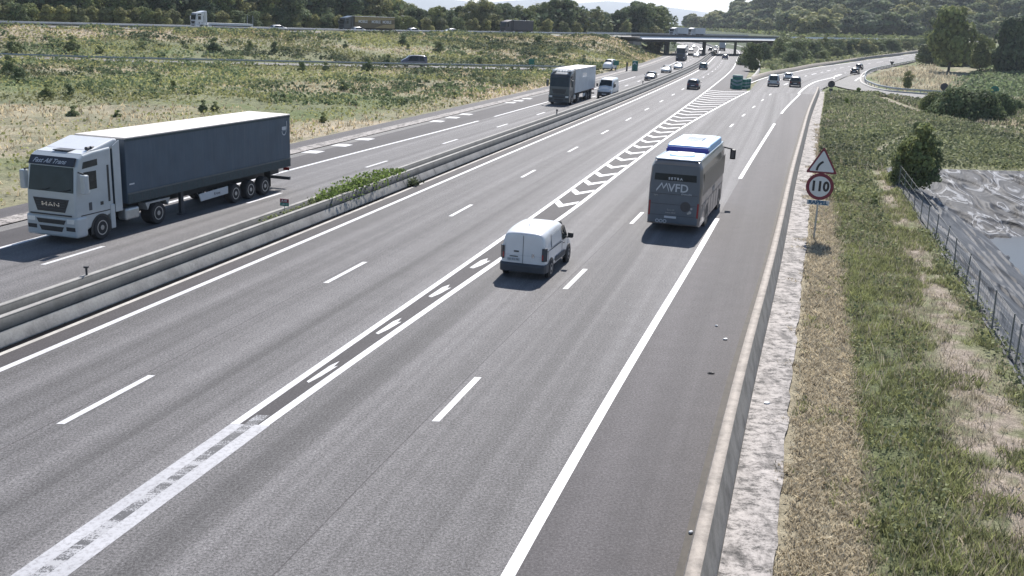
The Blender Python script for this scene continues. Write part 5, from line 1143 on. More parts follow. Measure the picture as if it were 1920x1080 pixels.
def van(loc, th, label, L_=5.5, H=2.5, W=1.0, near='front', paintm='white_paint'):
    f = fwd(th); p = np.array(loc[:2])
    if near == 'front': p = p-f*L_
    rt = empty('van', (p[0], p[1], 0), math.pi/2-th, label, 'van')
    l = L_/5.5; k = H/2.5
    S_ = [(0, .4, 1.0, H-.25, W*.95, W*.84), (.04, .32, 1.1, H-.03, W*.98, W*.87), (.4*l, .3, 1.15, H, W, W*.88), (2.5*l, .3, 1.15, H, W, W*.88), (3.7*l, .3, 1.15, H-.02, W, W*.87), (4.05*l, .3, 1.15, H-.12, W, W*.84), (4.85*l, .3, 1.1, 1.5*k, W*.99, W*.84), (5.25*l, .32, 1.0, 1.24*k, W*.95, W*.8), (5.45*l, .36, .7, .95*k, W*.88, W*.74), (5.5*l, .42, .6, .8, W*.78, W*.66)]
    MB().rings([ringpts(s) for s in S_]).build('body', paintm, rt, smooth=True, sub=1)
    m_ = MB(); m_.poly([(4.8*l, -W*.8, 1.54*k), (4.8*l, W*.8, 1.54*k), (4.12*l, W*.72, H-.24), (4.12*l, -W*.72, H-.24)], (.8, 0, .7), .04); m_.build('windscreen', 'glass', rt)
    MB().box(L_-.3, L_+.04, -W*.86, W*.86, .3, .86).build('front_bumper', 'bumper_grey', rt, bevel=.08); MB().box(L_, L_+.06, -.28, .28, .5, .62).build('number_plate', 'sign_white', rt)
    for s in (1, -1):
        m_ = MB(); sidepatch(m_, S_, [(3.3*l, 1.35*k), (4.45*l, 1.35*k), (4.0*l, H-.45), (3.3*l, H-.42)], s); m_.build('side_window', 'glass', rt)
        m_ = MB(); sidepatch(m_, S_, [(3.2*l, .55), (3.22*l, .55), (3.22*l, H-.35), (3.2*l, H-.35)], s); m_.build('door_seam', 'black_plastic', rt)
        m_ = MB(); sidepatch(m_, S_, [(1.3*l, .62), (3.9*l, .62), (3.9*l, .75), (1.3*l, .75)], s); m_.build('side_moulding', 'bumper_grey', rt)
        for x in (.95*l, 4.5*l): MB().cyl((x, s*(W-.14), .4), (x, s*(W+.006), .4), .44, n=18).build('wheel_arch', 'black_plastic', rt); wheel(rt, x, s*(W-.1), .36, .24)
        MB().box(4.3*l, 4.46*l, s*(W+.04), s*(W+.26), 1.45, 1.85).build('mirror', 'black_plastic', rt, bevel=.04); MB().box(L_-.34, L_-.1, s*W*.56, s*W*.92, .9, 1.12).build('headlight', 'lamp', rt, bevel=.05)
        MB().box(-.02, .1, s*W*.8, s*W*.96, .9, 1.4).build('tail_light', 'red_lamp', rt)
    MB().box(-.02, .0, -.01, .01, .5, H-.2).build('door_seam', 'black_plastic', rt); MB().box(-.05, .1, -W*.8, W*.8, .34, .52).build('rear_bumper', 'bumper_grey', rt)
    m_ = MB(); 
    for y in (-.45, .45): m_.box(-.02, .02, y-.3, y+.3, 1.35*k, H-.5)
    return rt
# ------------------------------------------------------------------ near white van (seen from behind)
def near_van():
    a = np.array(G(946, 500, .4)); b_ = np.array(G(1014, 506, .4)); c = (a+b_)/2; th = math.radians(16.2)
    rt = empty('delivery_van', (c[0], c[1], 0), math.pi/2-th, 'white panel van with black rear bumper driving away in the middle of the picture', 'van')
    W = .89; H = 1.82
    S_ = [(0, .42, .95, 1.66, .80, .70), (.035, .33, 1.0, 1.71, .86, .745), (.16, .29, 1.02, 1.76, .885, .765), (.6, .27, 1.04, 1.82, .9, .79), (1.6, .25, 1.05, 1.85, .9, .795), (2.5, .25, 1.04, 1.83, .9, .785), (2.95, .25, 1.03, 1.72, .9, .76), (3.55, .26, 1.02, 1.14, .89, .80), (4.05, .28, .92, 1.0, .86, .77), (4.3, .33, .66, .82, .8, .68), (4.4, .4, .5, .62, .68, .55)]
    MB().rings([ringpts(s) for s in S_]).build('body', 'white_paint', rt, smooth=True, sub=2)
    bp = MB(); bp.rings([[(x, y, z) for y, z in [(-w_, .27), (w_, .27), (w_, zt), (-w_, zt)]] for x, w_, zt in ((-.1, .74, .5), (-.08, .84, .56), (.05, .905, .6), (.5, .915, .6))]); bo = bp.build('rear_bumper', 'bumper_grey', rt, bevel=.04)
    MB().box(-.012, .02, .006, .018, .58, 1.64).build('door_seam', 'black_plastic', rt)
    for z0, z1, y0, y1, n_ in ((.88, .895, -.7, .74, 'door_seam'),): MB().box(.0, .01, y0, y1, z0, z1).build(n_, 'trailer_grey', rt)
    MB().box(-.02, .02, .17, .37, 1.0, 1.06).build('door_handle', 'black_plastic', rt, bevel=.02)
    pl = MB().box(-.02, .0, .12, .62, .66, .78).build('number_plate', 'trailer_grey', rt); text('GE 412 PK', .1, (-.022, .37, .72), RE_, 'sign_black', pl)
    MB().box(-.022, .0, .2, .52, .82, .85).build('plate_lamp', 'bumper_grey', rt); MB().box(-.015, .0, -.42, -.34, .84, .98).build('badge', 'chrome', rt); MB().box(.02, .06, -.12, .12, 1.66, 1.69).build('brake_light', 'red_lamp', rt)
    for s in (1, -1):
        q = MB(); q.rings([[(x, s*y, z) for x, y, z in ((-.03, .72, z_), (-.028, .80, z_), (.1, .885+.02, z_), (.14, .9, z_), (.1, .8, z_))] for z_ in (.72, 1.22)]); q.build('tail_light', 'black_paint' if s > 0 else 'bumper_grey', rt, bevel=.015)
        q = MB(); q.rings([[(x, s*y, z) for x, y, z in ((-.037, .73, z_), (-.035, .79, z_), (.02, .79, z_), (.02, .73, z_))] for z_ in (.78, .98)]); q.build('tail_lens', 'red_lamp', rt)
        q = MB(); sidepatch(q, S_, [(2.42, 1.1), (3.28, 1.08), (2.95, 1.6), (2.42, 1.66)], s, .016); q.build('side_window', 'glass', rt)
        q = MB(); sidepatch(q, S_, [(.75, 1.14), (.76, 1.12), (2.28, 1.12), (2.3, 1.14), (2.3, 1.64), (.8, 1.62)], s, .012); q.build('side_panel', 'silver_paint', rt)
        q = MB(); sidepatch(q, S_, [(.8, 1.16), (2.25, 1.16), (2.25, 1.61), (.85, 1.59)], s, .016); q.build('side_panel_inner', 'white_paint', rt)
        for x in (2.36, 3.42, .3): q = MB(); sidepatch(q, S_, [(x, .4), (x+.015, .4), (x+.015, 1.08), (x, 1.08)], s, .012); q.build('door_seam', 'bumper_grey', rt)
        q = MB(); sidepatch(q, S_, [(.2, 1.06), (2.3, 1.06), (2.3, 1.085), (.2, 1.085)], s, .013); q.build('sliding_rail', 'bumper_grey', rt)
        q = MB(); sidepatch(q, S_, [(1.3, .48), (2.9, .46), (2.95, .56), (2.85, .66), (1.4, .66), (1.25, .56)], s, .03); q.build('side_moulding', 'bumper_grey', rt, bevel=.01)
        MB().box(2.5, 2.68, s*.915, s*.935, .96, 1.0).build('door_handle', 'bumper_grey', rt)
        for x in (.72, 3.5): MB().cyl((x, s*.76, .36), (x, s*.908, .36), .395, n=24).build('wheel_arch', 'black_plastic', rt); wheel(rt, x, s*.83, .33, .2)
        mo = MB().box(3.0, 3.16, s*.95, s*1.17, 1.08, 1.3).build('mirror', 'black_plastic', rt, bevel=.05); MB().box(3.02, 3.1, s*.86, s*.98, 1.08, 1.14).build('mirror_arm', 'black_plastic', mo)
        MB().cyl((3.2, s*.6, .9), (3.2, s*.62, .9), .02)
    q = MB(); q.poly([(3.5, -.72, 1.18), (3.5, .72, 1.18), (3.02, .66, 1.68), (3.02, -.66, 1.68)], (.7, 0, .7), .03); q.build('windscreen', 'glass', rt)
    MB().cyl((.8, 0, 1.84), (.62, 0, 2.0), .008).build('antenna', 'black_plastic', rt)
near_van()
# ------------------------------------------------------------------ coach
def coach():
    a = np.array(G(1209, 418, .32)); b_ = np.array(G(1312, 427, .32)); c = (a+b_)/2; th = math.radians(17.3); L_ = 9.6; W = 1.25
    rt = empty('coach', (c[0], c[1], 0), math.pi/2-th, 'dark grey coach with a white and pale blue roof driving away on the slip road', 'coach')
    body = MB(); prof = lambda w_, zt, zb: [(-w_, zb), (w_, zb), (w_+.0, zb+.5), (w_, 2.2), (w_-.06, zt-.3), (w_-.2, zt-.03), (w_-.5, zt), (-w_+.5, zt), (-w_+.2, zt-.03), (-w_+.06, zt-.3), (-w_, 2.2), (-w_, zb+.5)]
    rr = []
    for x, w_, zt, zb in ((.0, 1.13, 3.2, .42), (.05, 1.2, 3.3, .34), (.25, 1.25, 3.36, .3), (1, 1.25, 3.38, .3), (8.6, 1.25, 3.38, .3), (9.35, 1.2, 3.34, .3), (9.6, 1.1, 3.05, .36)): rr.append([(x, y, z) for y, z in prof(w_, zt, zb)])
    body.rings(rr); body.build('body', 'bus_side', rt, bevel=.03)
    # rear face panel
    q = MB(); q.poly([(-.02, -1.14, .42), (-.02, 1.14, .42), (-.03, 1.16, 1.4), (-.02, 1.14, 2.4), (.0, 1.06, 3.14), (.0, -1.06, 3.14), (-.02, -1.14, 2.4), (-.03, -1.16, 1.4)], (-1, 0, 0), .03); rp = q.build('rear_panel', 'slate_paint', rt, bevel=.02)
    q = MB(); q.poly([(-.055, -.98, 2.42), (-.055, .98, 2.42), (-.055, .96, 2.74), (-.055, -.96, 2.74)], (-1, 0, 0), .012); rw = q.build('rear_window', 'glass', rt)
    q = MB(); q.poly([(-.052, -.95, 2.46), (-.052, .95, 2.46), (-.05, .92, 3.06), (-.05, -.92, 3.06)], (-1, 0, 0), .006); q.build('upper_panel', 'slate_paint', rt)
    text('S E T R A', .15, (-.072, 0, 2.52), RE_, 'letter', rw, wide=1.1, bold=.006)
    for z in (1.78, 1.3, .78): MB().box(-.06, -.03, -1.1, 1.1, z, z+.018).build('panel_seam', 'dark_side', rt)
    text('VFD', .52, (-.064, -.16, 2.08), RE_, 'letter', rp, name='logo_lettering', wide=1.0, bold=.008)
    z0, yb = 1.92, .82; m_ = MB()
    for k, (y0, y1, zz0, zz1) in enumerate([(.86, .62, 1.93, 2.27), (.62, .53, 2.27, 2.05), (.53, .4, 2.05, 2.27), (.4, .27, 2.27, 1.93)]):
        t = .05; m_.poly([(-.062, y0, zz0-t), (-.062, y1, zz1-t), (-.062, y1, zz1+t), (-.062, y0, zz0+t)], (-1, 0, 0), .006)
    m_.build('logo_mark', 'letter', rp)
    text('Grenoble', .13, (-.063, -.55, 1.83), RE_, 'letter', rp, shear=.3)
    text('ligne', .09, (-.063, .86, 1.72), RE_, 'rim', rp)
    text('Euro VI', .11, (-.063, .12, 1.05), RE_, 'rim', rp); text('www.vfd.fr', .11, (-.063, .12, .92), RE_, 'rim', rp)
    pl = MB().box(-.07, -.05, -.16, .4, .66, .76).build('number_plate', 'letter', rt)
    m_ = MB()
    for y in (.72, .54, .36):
        n = 16; mm = MB(); mm.rings([[(-.06-d, y+rr_*math.cos(6.2832*i/n), .5+rr_*math.sin(6.2832*i/n)) for i in range(n)] for rr_, d in ((.085, 0), (.085, .01), (.055, .01), (.055, 0))], close=False); mm.build('speed_disc', 'letter', rt)
    # round dark vent and exhaust cluster on the right of the rear
    MB().cyl((-.05, -.55, 1.25), (-.066, -.55, 1.25), .24, n=20).build('vent', 'dark_side', rt)
    for y, z, r_ in ((-.78, 1.0, .07), (-.84, 1.18, .05), (-.7, .95, .05)): MB().cyl((-.05, y, z), (-.075, y, z), r_, n=12).build('reflection_mark', 'rim', rt)
    for s in (1, -1):
        MB().box(-.06, .05, s*1.08, s*1.17, .75, 1.45).build('tail_light', 'red_lamp', rt, bevel=.015)
        q = MB(); q.poly([(.5, s*1.252, 1.75), (9.0, s*1.252, 1.75), (9.2, s*1.235, 2.75), (.55, s*1.235, 2.75)], (0, s, 0), .006); q.build('side_windows', 'coach_glass', rt)
        for x in np.arange(.6, 9, 1.1): MB().box(x-.008, x+.008, s*1.25, s*1.258, .4, 1.3).build('hatch_seam', 'dark_side', rt)
        MB().box(.3, 9.2, s*1.25, s*1.257, 1.3, 1.33).build('side_seam', 'dark_side', rt)
        for x in (2.5, 7.6): MB().cyl((x, s*1.1, .5), (x, s*1.256, .5), .58, n=24).build('wheel_arch', 'black_plastic', rt); wheel(rt, x, s*1.1, .48, .3)
        MB().box(.3, 9.2, s*.95, s*1.08, 3.3, 3.42).build('roof_rail', 'silver_paint', rt, bevel=.04)
        for x, y, z, rot in ((.5, 1.262, .75, 0),): pass
    # pale swirls printed on the right rear corner
    m_ = MB()
    for k in range(7):
        x = .15+k*.28; m_.poly([(x, -1.262, .6+.1*k), (x+.06, -1.262, .6+.1*k), (x+.3, -1.262, 1.1+.06*k), (x+.2, -1.262, 1.15+.05*k)], (0, -1, 0), .004)
    m_.build('decal', 'rim', rt)
    text('VFD', .5, (4.6, -1.262, 1.5), RS, 'rim', rt, shear=.3)
    # roof
    MB().box(.12, 9.2, -.96, .96, 3.37, 3.40).build('roof_skin', 'roof_blue', rt, bevel=.01); MB().box(.12, .8, -.98, .98, 3.375, 3.42).build('roof_edge', 'white_paint', rt, bevel=.02); MB().box(.14, 3.1, -.9, .9, 3.39, 3.43).build('roof', 'roof_pale', rt, bevel=.03)
    n = 24; q = MB(); q.rings([[(1.5+.75*rr_*math.cos(6.2832*i/n), .62*rr_*math.sin(6.2832*i/n), z) for i in range(n)] for rr_, z in ((1, 3.41), (1, 3.45), (.9, 3.5), (.2, 3.5))]); q.build('air_vent', 'roof_blue', rt)
    MB().box(.35, .85, -.55, .55, 3.42, 3.45).build('roof_patch', 'roof_blue', rt)
    MB().box(2.5, 2.85, -.4, .4, 3.42, 3.46).build('roof_patch', 'roof_white', rt)
    MB().prism([(3.15, 3.38), (3.3, 3.72), (3.9, 3.78), (8.4, 3.74), (8.9, 3.38)], -1.02, 1.02).build('air_conditioner', 'roof_blue', rt, bevel=.06)
    MB().box(3.12, 3.2, -1.0, 1.0, 3.4, 3.64).build('front_gap', 'navy_paint', rt)
    MB().box(3.1, 3.5, -1.04, 1.04, 3.36, 3.55).build('gap_band', 'navy_paint', rt)
    MB().box(5.2, 6.6, -.42, .42, 3.76, 3.8).build('roof_hatch', 'purple_grey', rt, bevel=.02); MB().box(6.9, 8.2, -.8, .5, 3.74, 3.79).build('roof_patch', 'white_paint', rt, bevel=.02)
    MB().box(3.7, 4.6, -.7, .7, 3.76, 3.79).build('roof_patch', 'white_paint', rt, bevel=.02)
    mo = MB().box(9.45, 9.6, -1.75, -1.45, 2.45, 2.98).build('mirror', 'black_plastic', rt, bevel=.04); MB().box(9.44, 9.452, -1.68, -1.52, 2.52, 2.9).build('mirror_glass', 'coach_glass', mo); MB().cyl((9.3, -1.1, 3.1), (9.5, -1.55, 3.0), .04).build('mirror_arm', 'black_plastic', mo)
    MB().box(9.5, 9.62, 1.4, 1.65, 2.3, 2.85).build('mirror', 'black_plastic', rt, bevel=.04)
simple('coach_glass', (.13, .118, .115), .35, spec=.5, var=.1)
simple('roof_pale', (.6, .73, .86), .4, var=.05)
coach()
# ------------------------------------------------------------------ mid and far traffic
def lane(px, py): x, y = G(px, py); return np.array([x, y])
p = np.array(G(1067, 193, .3)); th = math.pi+theta(p[1]); lf = np.array([-math.cos(th), math.sin(th)])
volvo = semi(p-lf*1.24, th, 'dark grey lorry with lamp bar and pale grey box trailer beside the white van', cab='dark_cab', box='trailer_grey', roof='roof_white', kind='box', L_=15.5, detail=False, skirt=True)
m_ = MB().cyl((-.5, -1.0, 3.78), (-.5, 1.0, 3.78), .04).build('lamp_bar', 'chrome', volvo)
for y in (-.8, -.5, -.2, .2, .5, .8): MB().cyl((-.42, y, 3.8), (-.36, y, 3.8), .1).build('spot_lamp', 'lamp', volvo)
for s in (1, -1): MB().box(-2.2, -.9, s*.7, s*1.15, 3.7, 3.95).build('roof_wing', 'white_paint', volvo, bevel=.05)
MB().box(-9.6, -7.0, 1.24, 1.25, 2.9, 3.4).build('side_print', 'white_paint', volvo)
p = lane(1132, 185); van(p, math.pi+theta(p[1]), 'white high-roofed van with dark bumper coming on beside the median barrier')
def on(px, py): p = lane(px, py); return p, math.pi+theta(p[1])
def out(px, py): p = lane(px, py); return p, theta(p[1])
for (px, py), col, lab, kw in [((1217, 151.5), 'black_paint', 'black oncoming car with a sun-bright roof behind the white van', {}), ((1247, 137), 'white_paint', 'white oncoming car with a dark grille, second behind the white van', {}), ((1270, 130.5), 'white_paint', 'white oncoming car directly in front of the blue lorry cab', {}),
                               ((1305, 107.5), 'white_paint', 'white oncoming car next to the median just before the bridge', {}), ((1295, 96.5), 'white_paint', 'small white oncoming car under the bridge', {}), ((1315, 96.5), 'black_paint', 'small black oncoming car under the bridge by the median', {}), ((1300, 90), 'white_paint', 'tiny white oncoming car far beyond the bridge', {}), ((1285, 90), 'black_paint', 'tiny dark oncoming car far beyond the bridge', {})]:
    q, th = on(px, py); car(q, th, lab, col, near='front', **kw)
for (px, py), col, lab, kw in [((1298, 168), 'dark_blue', 'dark blue car with shining rear window driving away in the left lane', dict(style='estate')), ((1317.5, 131), 'teal', 'teal car driving away beside the median barrier', dict(style='estate')), ((1359, 111.5), 'purple_grey', 'greyish car driving away just before the bridge shadow', {}),
                               ((1340, 99.5), 'white_paint', 'white car driving away under the bridge', {}), ((1332, 96), 'black_paint', 'small dark car driving away beyond the bridge', {}), ((1343, 92), 'white_paint', 'tiny white car ahead of the small dark one beyond the bridge', {})]:
    q, th = out(px, py); car(q, th, lab, col, **kw)
q, th = on(1275, 114.5); semi(q, th, 'dark blue lorry cab with white roof coming on just before the bridge', cab='dark_blue', box='white_paint', roof='white_paint', kind='box', L_=13, detail=False)
q, th = out(1354, 95.5); semi(q+fwd(th)*13, th, 'grey box lorry driving away beyond the bridge', cab='white_paint', box='trailer_grey', roof='white_paint', kind='box', L_=13, detail=False)
# slip road
def ramp_th(px, py):
    a, b_ = np.array(g2(px, py)), np.array(g2(px+34, py-12)); d = b_-a; return math.atan2(d[0], d[1])
for (px, py), col, lab, kw in [((1449, 162.5), 'silver_paint', 'grey compact van driving away on the slip road past the gore', dict(style='estate', H=1.85, W=.95)), ((1477, 151), 'white_paint', 'light silver car ahead of the black one on the slip road', {}), ((1490, 163.5), 'black_paint', 'black off-roader driving away near the right of the slip road', dict(style='estate', H=1.62, W=.95)),
                               ((1601, 139.5), 'black_paint', 'nearer of the two black cars at the bend of the slip road', {}), ((1609, 130.5), 'black_paint', 'farther of the two black cars at the bend of the slip road', {})]:
    q = np.array(g2(px, py)); th = math.radians(16 if px < 1500 else 24); car((q[0], q[1], float(ramp_rise(*q))+.02), th, lab, col, **kw)
# access road: grey van heading left, white van heading towards us
x = -17.5; y = float(ymid(x))+3.2; car((x, y, .15), math.radians(-105), 'grey people carrier on the access road behind the guardrail', 'purple_grey', L_=4.9, H=1.95, W=.95, style='estate', cat='van', name='passenger_van')
xx, yy = G(1139, 134); car((xx, yy+3, .1), math.radians(200), 'white van on the access road between bushes and green boxes', 'white_paint', L_=4.8, H=2.0, W=.95, style='estate', near='front', cat='van', name='passenger_van')
# upper road traffic (road runs at 45 degrees); s = metres along it
def upper(px, side):
    b_ = (px-CX)/FPX*1.0; x = 296.5*b_/(1-b_)+side*.7071*-1; return x, yup(x)+side*1.414*.5+side*.7071
def upos(px, lateral):
    """point on the upper road seen at column px, 'lateral' metres behind its centre line"""
    lo = -220.; hi = 200.
    for _ in range(40):
        m2 = (lo+hi)/2; x = m2-lateral*.7071; y = yup(m2)+lateral*.7071
        if P(x, y, 5)[0] < px: lo = m2
        else: hi = m2
    return m2-lateral*.7071, yup(m2)+lateral*.7071, float(ZU(m2))+.06
simple('gold_brown', (.13, .105, .06), .5)
TOW = math.radians(225); AWAY = math.radians(45)
semi(upos(362, 1), TOW, 'white lorry cab with an empty flatbed on the upper road at left', cab='white_paint', kind='flat', detail=False)
cont = semi(upos(640, 2), TOW, 'long dark lorry with a gold-banded side on the upper road', cab='dark_cab', box='gold_brown', roof='trailer_grey', kind='box', L_=15.5, detail=False)
for s in (1,):
    MB().prism([(-3.2, 3.85), (-15.4, 3.85), (-15.4, 3.35), (-8, 3.1), (-3.2, 2.6)], 1.242, 1.25).build('gold_band', 'gold', cont); MB().prism([(-9, 1.3), (-15.4, 1.3), (-15.4, 2.3), (-12, 2.1)], 1.242, 1.25).build('gold_band', 'gold', cont)
    for x in (-5.6, -9.6, -13.0): text('WAREHOUSE'[:6] if x < -13 else 'MOBILE', .95, (x+.0, 1.254, 2.75), LS, 'letter', cont, wide=.85, bold=.02)
semi(upos(942, 2), TOW, 'dark lorry with a white roof on the upper road, right of the cars', cab='dark_side', box='dark_side', roof='white_paint', kind='box', L_=11, detail=False)
for px, col, lab in [(508, 'white_paint', 'white car on the upper road, left of the container lorry'), (660, 'white_paint', 'white car in front of the container lorry on the upper road'), (765, 'white_paint', 'white car with a dark rear on the upper road, right of the container lorry'), (854, 'white_paint', 'white car on the upper road, nearest to the dark lorry with white roof')]:
    u_ = upos(px, -2.5); car(u_, AWAY if px != 854 else TOW, lab, col)
for px, lab in [(1258, 'left one of two grey box lorries crossing the bridge'), (1291, 'right one of two grey box lorries crossing the bridge')]:
    semi(upos(px, 6), TOW, lab, cab='trailer_grey', box='trailer_grey', roof='trailer_grey', kind='box', L_=11.5, detail=False, group='grey lorries crossing the bridge').scale = (.72, .8, .74)
# ------------------------------------------------------------------ signs
def sign_pt(x, y, z, th, label, name='road_sign'): return empty(name, (x, y, z), math.pi/2-th, label, 'road sign')
def disc(m_, x, y, z, r, t, n=32): m_.cyl((x, y, z), (x-t, y, z), r, n=n); return m_
# the plates face the traffic, i.e. local -X
x, y = G(1526, 445); rs = sign_pt(x, y, 0, math.radians(17.5), 'tall road sign with bend warning triangle above a 110 speed limit disc')
MB().box(-.04, .04, -.04, .04, -.4, 4.1).build('post', 'galv', rs, bevel=.01)
def tri(m_, s, zc, xx, t=.01, inv=1):
    h = s*.866; pts = [(-s/2, zc-h/3*inv), (s/2, zc-h/3*inv), (0, zc+h*2/3*inv)]; q = []
    for i in range(3):          # rounded corners
        a, b_, c = Vector(pts[i-1]), Vector(pts[i]), Vector(pts[(i+1) % 3]); r = s*.06
        q += [b_+(a-b_).normalized()*r, b_+((a-b_).normalized()+(c-b_).normalized())*r*.3, b_+(c-b_).normalized()*r]
    m_.poly([(xx, -p_.x, p_.y) for p_ in q], (-1, 0, 0), t); return m_
po = tri(MB(), 1.42, 3.45, -.045, .03).build('warning_plate', 'red', rs); tri(MB(), 1.13, 3.45, -.077, .006).build('plate_face', 'sign_white', po)
m_ = MB(); pts = []
for i in range(13):
    t = i/12; a = math.pi-1.15*t; pts.append((.22+.44*math.cos(a), 3.16+.46*math.sin(a)))
for a, b_ in zip(pts[:-1], pts[1:]):
    d = Vector((b_[0]-a[0], b_[1]-a[1])).normalized()*.05; n_ = (-d.y, d.x)
    m_.poly([(-.084, -(a[0]+n_[0]), a[1]+n_[1]), (-.084, -(b_[0]+n_[0]), b_[1]+n_[1]), (-.084, -(b_[0]-n_[0]), b_[1]-n_[1]), (-.084, -(a[0]-n_[0]), a[1]-n_[1])], (-1, 0, 0), .004)
m_.build('bend_symbol', 'sign_black', po)
do = disc(MB(), -.045, 0, 2.42, .625, .03).build('speed_plate', 'red', rs); disc(MB(), -.076, 0, 2.42, .475, .006).build('plate_face', 'sign_white', do)
text('110', .62, (-.085, 0, 2.42), RE_, 'sign_black', do, name='number', wide=.9, bold=.028)
pp = MB().box(-.07, -.045, -.5, .5, 1.56, 1.78).build('reminder_plate', 'trailer_grey', rs); text('RAPPEL', .25, (-.075, 0, 1.67), RE_, 'sign_blue', pp, wide=1.05, bold=.012)
def back_sign(px, py, r, h, label, shape='disc', mat='sign_back', th=0., extra=None, two=False):
    x, y, z = ground_at(px, py); rt = sign_pt(x, y, z, math.radians(20)+th, label)
    MB().cyl((0, 0, -.3), (0, 0, h+r*.7), .035, n=8).build('post', 'galv', rt)
    if shape == 'disc':
        o = disc(MB(), -.02, 0, h, r, .02, 24).build('plate', mat, rt)
        n = 24; q = MB(); q.rings([[(-.045, r*.5*k*math.cos(6.2832*i/n), h+r*.5*k*math.sin(6.2832*i/n)) for i in range(n)] for k in (1, .7)], close=False); q.build('ring', 'bumper_grey', o)
        if two: MB().box(-.04, -.02, -r*.5, r*.5, h-r*1.9, h-r*1.2).build('small_plate', mat, rt)
    elif shape == 'tri': tri(MB(), r*2, h, -.03, .02, -1).build('plate', mat, rt)
    else: MB().box(-.04, -.02, -r, r, h-r, h+r).build('plate', mat, rt, bevel=.01)
    return rt
back_sign(1556, 184, .5, 2.0, 'dark round sign seen from behind at the end of the white channel', two=True)
back_sign(1671, 130, .62, 1.7, 'small triangular sign pointing down by the bend of the slip road', 'tri')
back_sign(1768, 182, .6, 1.6, 'dark round sign rising behind the thicket by the footpath'); back_sign(1862, 187, .65, 1.5, 'dark green round sign at the edge of the crop field', mat='sign_green')
for px, py, r, h, lab in [(996, 133, .55, 1.3, 'dark green square board on a post by the access road, left one'), (1155, 133, .5, 1.2, 'grey-green square board right of the white van on the access road')]:
    x, y = G(px, py); rt = sign_pt(x, y, .1, math.radians(15), lab)
    MB().cyl((0, 0, -.3), (0, 0, h), .04, n=8).build('post', 'galv', rt); MB().box(-.04, -.0, -r, r, h-r*.4, h+r*1.5).build('plate', 'sign_green', rt, bevel=.02)
x, y = G(1175, 133); rt = sign_pt(x, y, 0, .25, 'thin dark post between the two green boards by the oncoming lanes', 'marker_post'); MB().box(-.1, .1, -.16, .16, -.2, 1.75).build('post', 'sign_back', rt, bevel=.03)
# green divergence marker of the oncoming side
x, y = G(1190, 132.5); rt = empty('gore_marker', (x, y, 0), math.radians(75), 'tall dark green rounded gore marker with a white arrow beside the oncoming lanes', 'traffic marker')
q = MB(); n = 14; q.rings([[(-.55*math.sin(math.pi*i/n), -.62*math.cos(math.pi*i/n), z) for i in range(n+1)] for z in (0, 2.0)]); q.build('shell', 'sign_green', rt)
m_ = MB()
for s in (1, -1): m_.poly([(-.57, s*.02, 1.75), (-.57, s*.02, 1.5), (-.46, s*.36, 1.15), (-.46, s*.36, 1.4)], (-1, 0, 0), .01)
m_.build('arrow', 'sign_white', rt)
# crash cushion at the nose of the gore
x, y = G(1381, 167); th = .27; rt = empty('crash_cushion', (x, y, 0), math.pi/2-th, 'rounded green and white crash cushion at the nose of the gore', 'crash cushion')
def drum(par, cx_, cy_, r, h, nm='drum'):
    q = MB(); n = 20; q.rings([[(cx_+r*k*math.cos(6.2832*i/n), cy_+r*k*math.sin(6.2832*i/n), z) for i in range(n)] for k, z in ((1, 0), (1, h*.94), (.92, h))]); o = q.build(nm, 'sign_green', par)
    return o
o = drum(rt, .6, 0, .82, 2.15, 'nose')
def band(par, cx_, cy_, r, z0, z1, a0=0, a1=6.2832, mat='sign_pale', tilt=0, nm='band'):
    n = 18; q = MB(); vs = []
    for i in range(n+1):
        a = a0+(a1-a0)*i/n; zt = tilt*(1-abs(2*i/n-1)); vs.append([(cx_+(r+.012)*math.cos(a), cy_+(r+.012)*math.sin(a), z0+zt), (cx_+(r+.012)*math.cos(a), cy_+(r+.012)*math.sin(a), z1+zt)])
    q.rings(vs, close=False); return q.build(nm, mat, par)
simple('sign_pale', (.45, .55, .58), .5, var=.15)
band(o, .6, 0, .82, .75, 1.05, 2.0, 4.28, tilt=-.25); band(o, .6, 0, .82, 1.3, 1.6, 2.0, 4.28, tilt=-.25); band(o, .6, 0, .82, 1.9, 2.05, 0, 6.28)
for cx_, cy_ in ((1.9, -.95), (3.1, -1.2), (4.4, -1.5), (1.7, .75), (3.0, .8)):
    d_ = drum(rt, cx_, cy_, .42, 1.5); band(d_, cx_, cy_, .42, .3, .52); band(d_, cx_, cy_, .42, .8, 1.02)
# kilometre plate on the median and small posts
x, y = oxy(-1.85, G(544, 398, .8)[1]+.15); rt = empty('marker_sign', (x, y, 0), math.radians(73), 'small red and green motorway plate on a stick in the median', 'road sign')
MB().cyl((0, 0, .3), (0, 0, 1.1), .018, n=8).build('post', 'galv', rt); a_ = MB().box(-.02, 0, -.215, .215, 1.19, 1.36).build('upper_plate', 'red', rt); text('A 41', .14, (-.024, 0, 1.275), RE_, 'letter', a_, bold=.004)
b2 = MB().box(-.02, 0, -.215, .215, 1.04, 1.185).build('lower_plate', 'sign_green', rt); text('+PR 12', .1, (-.024, 0, 1.11), RE_, 'letter', b2)
x, y, _ = (*oxy(-2.3, G(167, 516, .8)[1]), 0); rt = empty('delineator', (x, y, .8), 0, 'short grey reflector post standing on the far median barrier', 'delineator'); MB().cyl((0, 0, 0), (0, 0, .26), .035).build('post', 'sign_back', rt); MB().box(-.07, .07, -.05, .05, .24, .3).build('reflector', 'sign_back', rt)
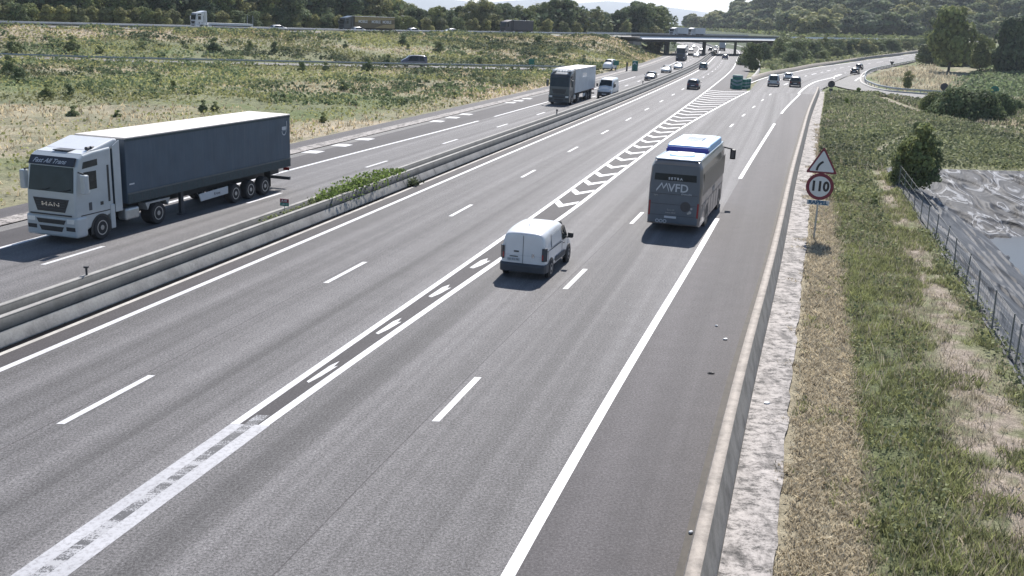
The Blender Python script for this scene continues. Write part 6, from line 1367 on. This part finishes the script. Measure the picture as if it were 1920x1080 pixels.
for px, py, lab in ((1073, 214, 'small reflector post on the median barrier below the white van'), (1213, 157, 'small reflector post on the median barrier below the black car')):
    x, y = oxy(-2.3, G(px, py, .8)[1]); rt = empty('delineator', (x, y, .8), 0, lab, 'delineator'); MB().cyl((0, 0, 0), (0, 0, .3), .06).build('post', 'sign_back', rt); MB().box(-.1, .1, -.06, .06, .26, .4).build('reflector', 'sign_back', rt)
x, y = oxy(-1.1, 57.3); c_ = np.stack([x+rng.normal(0, .2, 220), y+rng.normal(0, .25, 220), .05+np.abs(rng.normal(0, .14, 220))], -1); v, f_, t = leaves(c_, np.tile([0, 0, 1.], (220, 1)), .14, rng.uniform(0, .4, 220), .8)
tag(link('weed_clump', np_mesh('weed_clump', v, f_, attr=t), 'leaf_dark'), 'black withered weed clump at the foot of the median barrier', 'weeds')
# litter
for px, py, mat, s_, lab in [(1360, 637, 'sign_white', .09, 'white scrap of litter on the right hard shoulder, larger one'), (1343, 612, 'trailer_grey', .05, 'tiny pale scrap of litter just beyond the larger white one'), (1332, 701, 'black_plastic', .07, 'thin dark strip of rubber lying on the hard shoulder'), (1437, 757, 'sign_white', .08, 'white scrap lying in the pale channel beside the barrier'), (1295, 1000, 'trailer_grey', .05, 'small pale scrap in the gravel by the barrier foot')]:
    x, y = G(px, py); m_ = MB(); k = 7; top_ = [(s_*random.uniform(.6, 1.2)*math.cos(6.28*i/k)*(1.8 if 'strip' in lab else 1), s_*random.uniform(.6, 1.1)*math.sin(6.28*i/k)*(.35 if 'strip' in lab else 1)) for i in range(k)]
    m_.rings([[(a, b_, .0) for a, b_ in top_], [(a*.9, b_*.9, .02+random.uniform(0, .02)) for a, b_ in top_], [(a*.3, b_*.3, .04) for a, b_ in top_]]); o = m_.build('litter', mat); o.location = (x, y, .012); tag(o, lab, 'litter')
# ------------------------------------------------------------------ the air: far hills fade to blue
hz = MB().box(-11600, 11600, -4000, 11600, -16, 330).build('haze', None); tag(hz, kind='stuff')
mt = bpy.data.materials.new('haze'); mt.use_nodes = True; N = mt.node_tree.nodes; L = mt.node_tree.links; N.remove(N['Principled BSDF'])
pv = N.new('ShaderNodeVolumePrincipled'); pv.inputs['Color'].default_value = (.80, .88, 1, 1); pv.inputs['Density'].default_value = .00011; pv.inputs['Anisotropy'].default_value = .3
L.new(pv.outputs[0], N['Material Output'].inputs['Volume']); hz.data.materials.clear(); hz.data.materials.append(mt); mt.cycles.homogeneous_volume = True if hasattr(mt.cycles, 'homogeneous_volume') else None
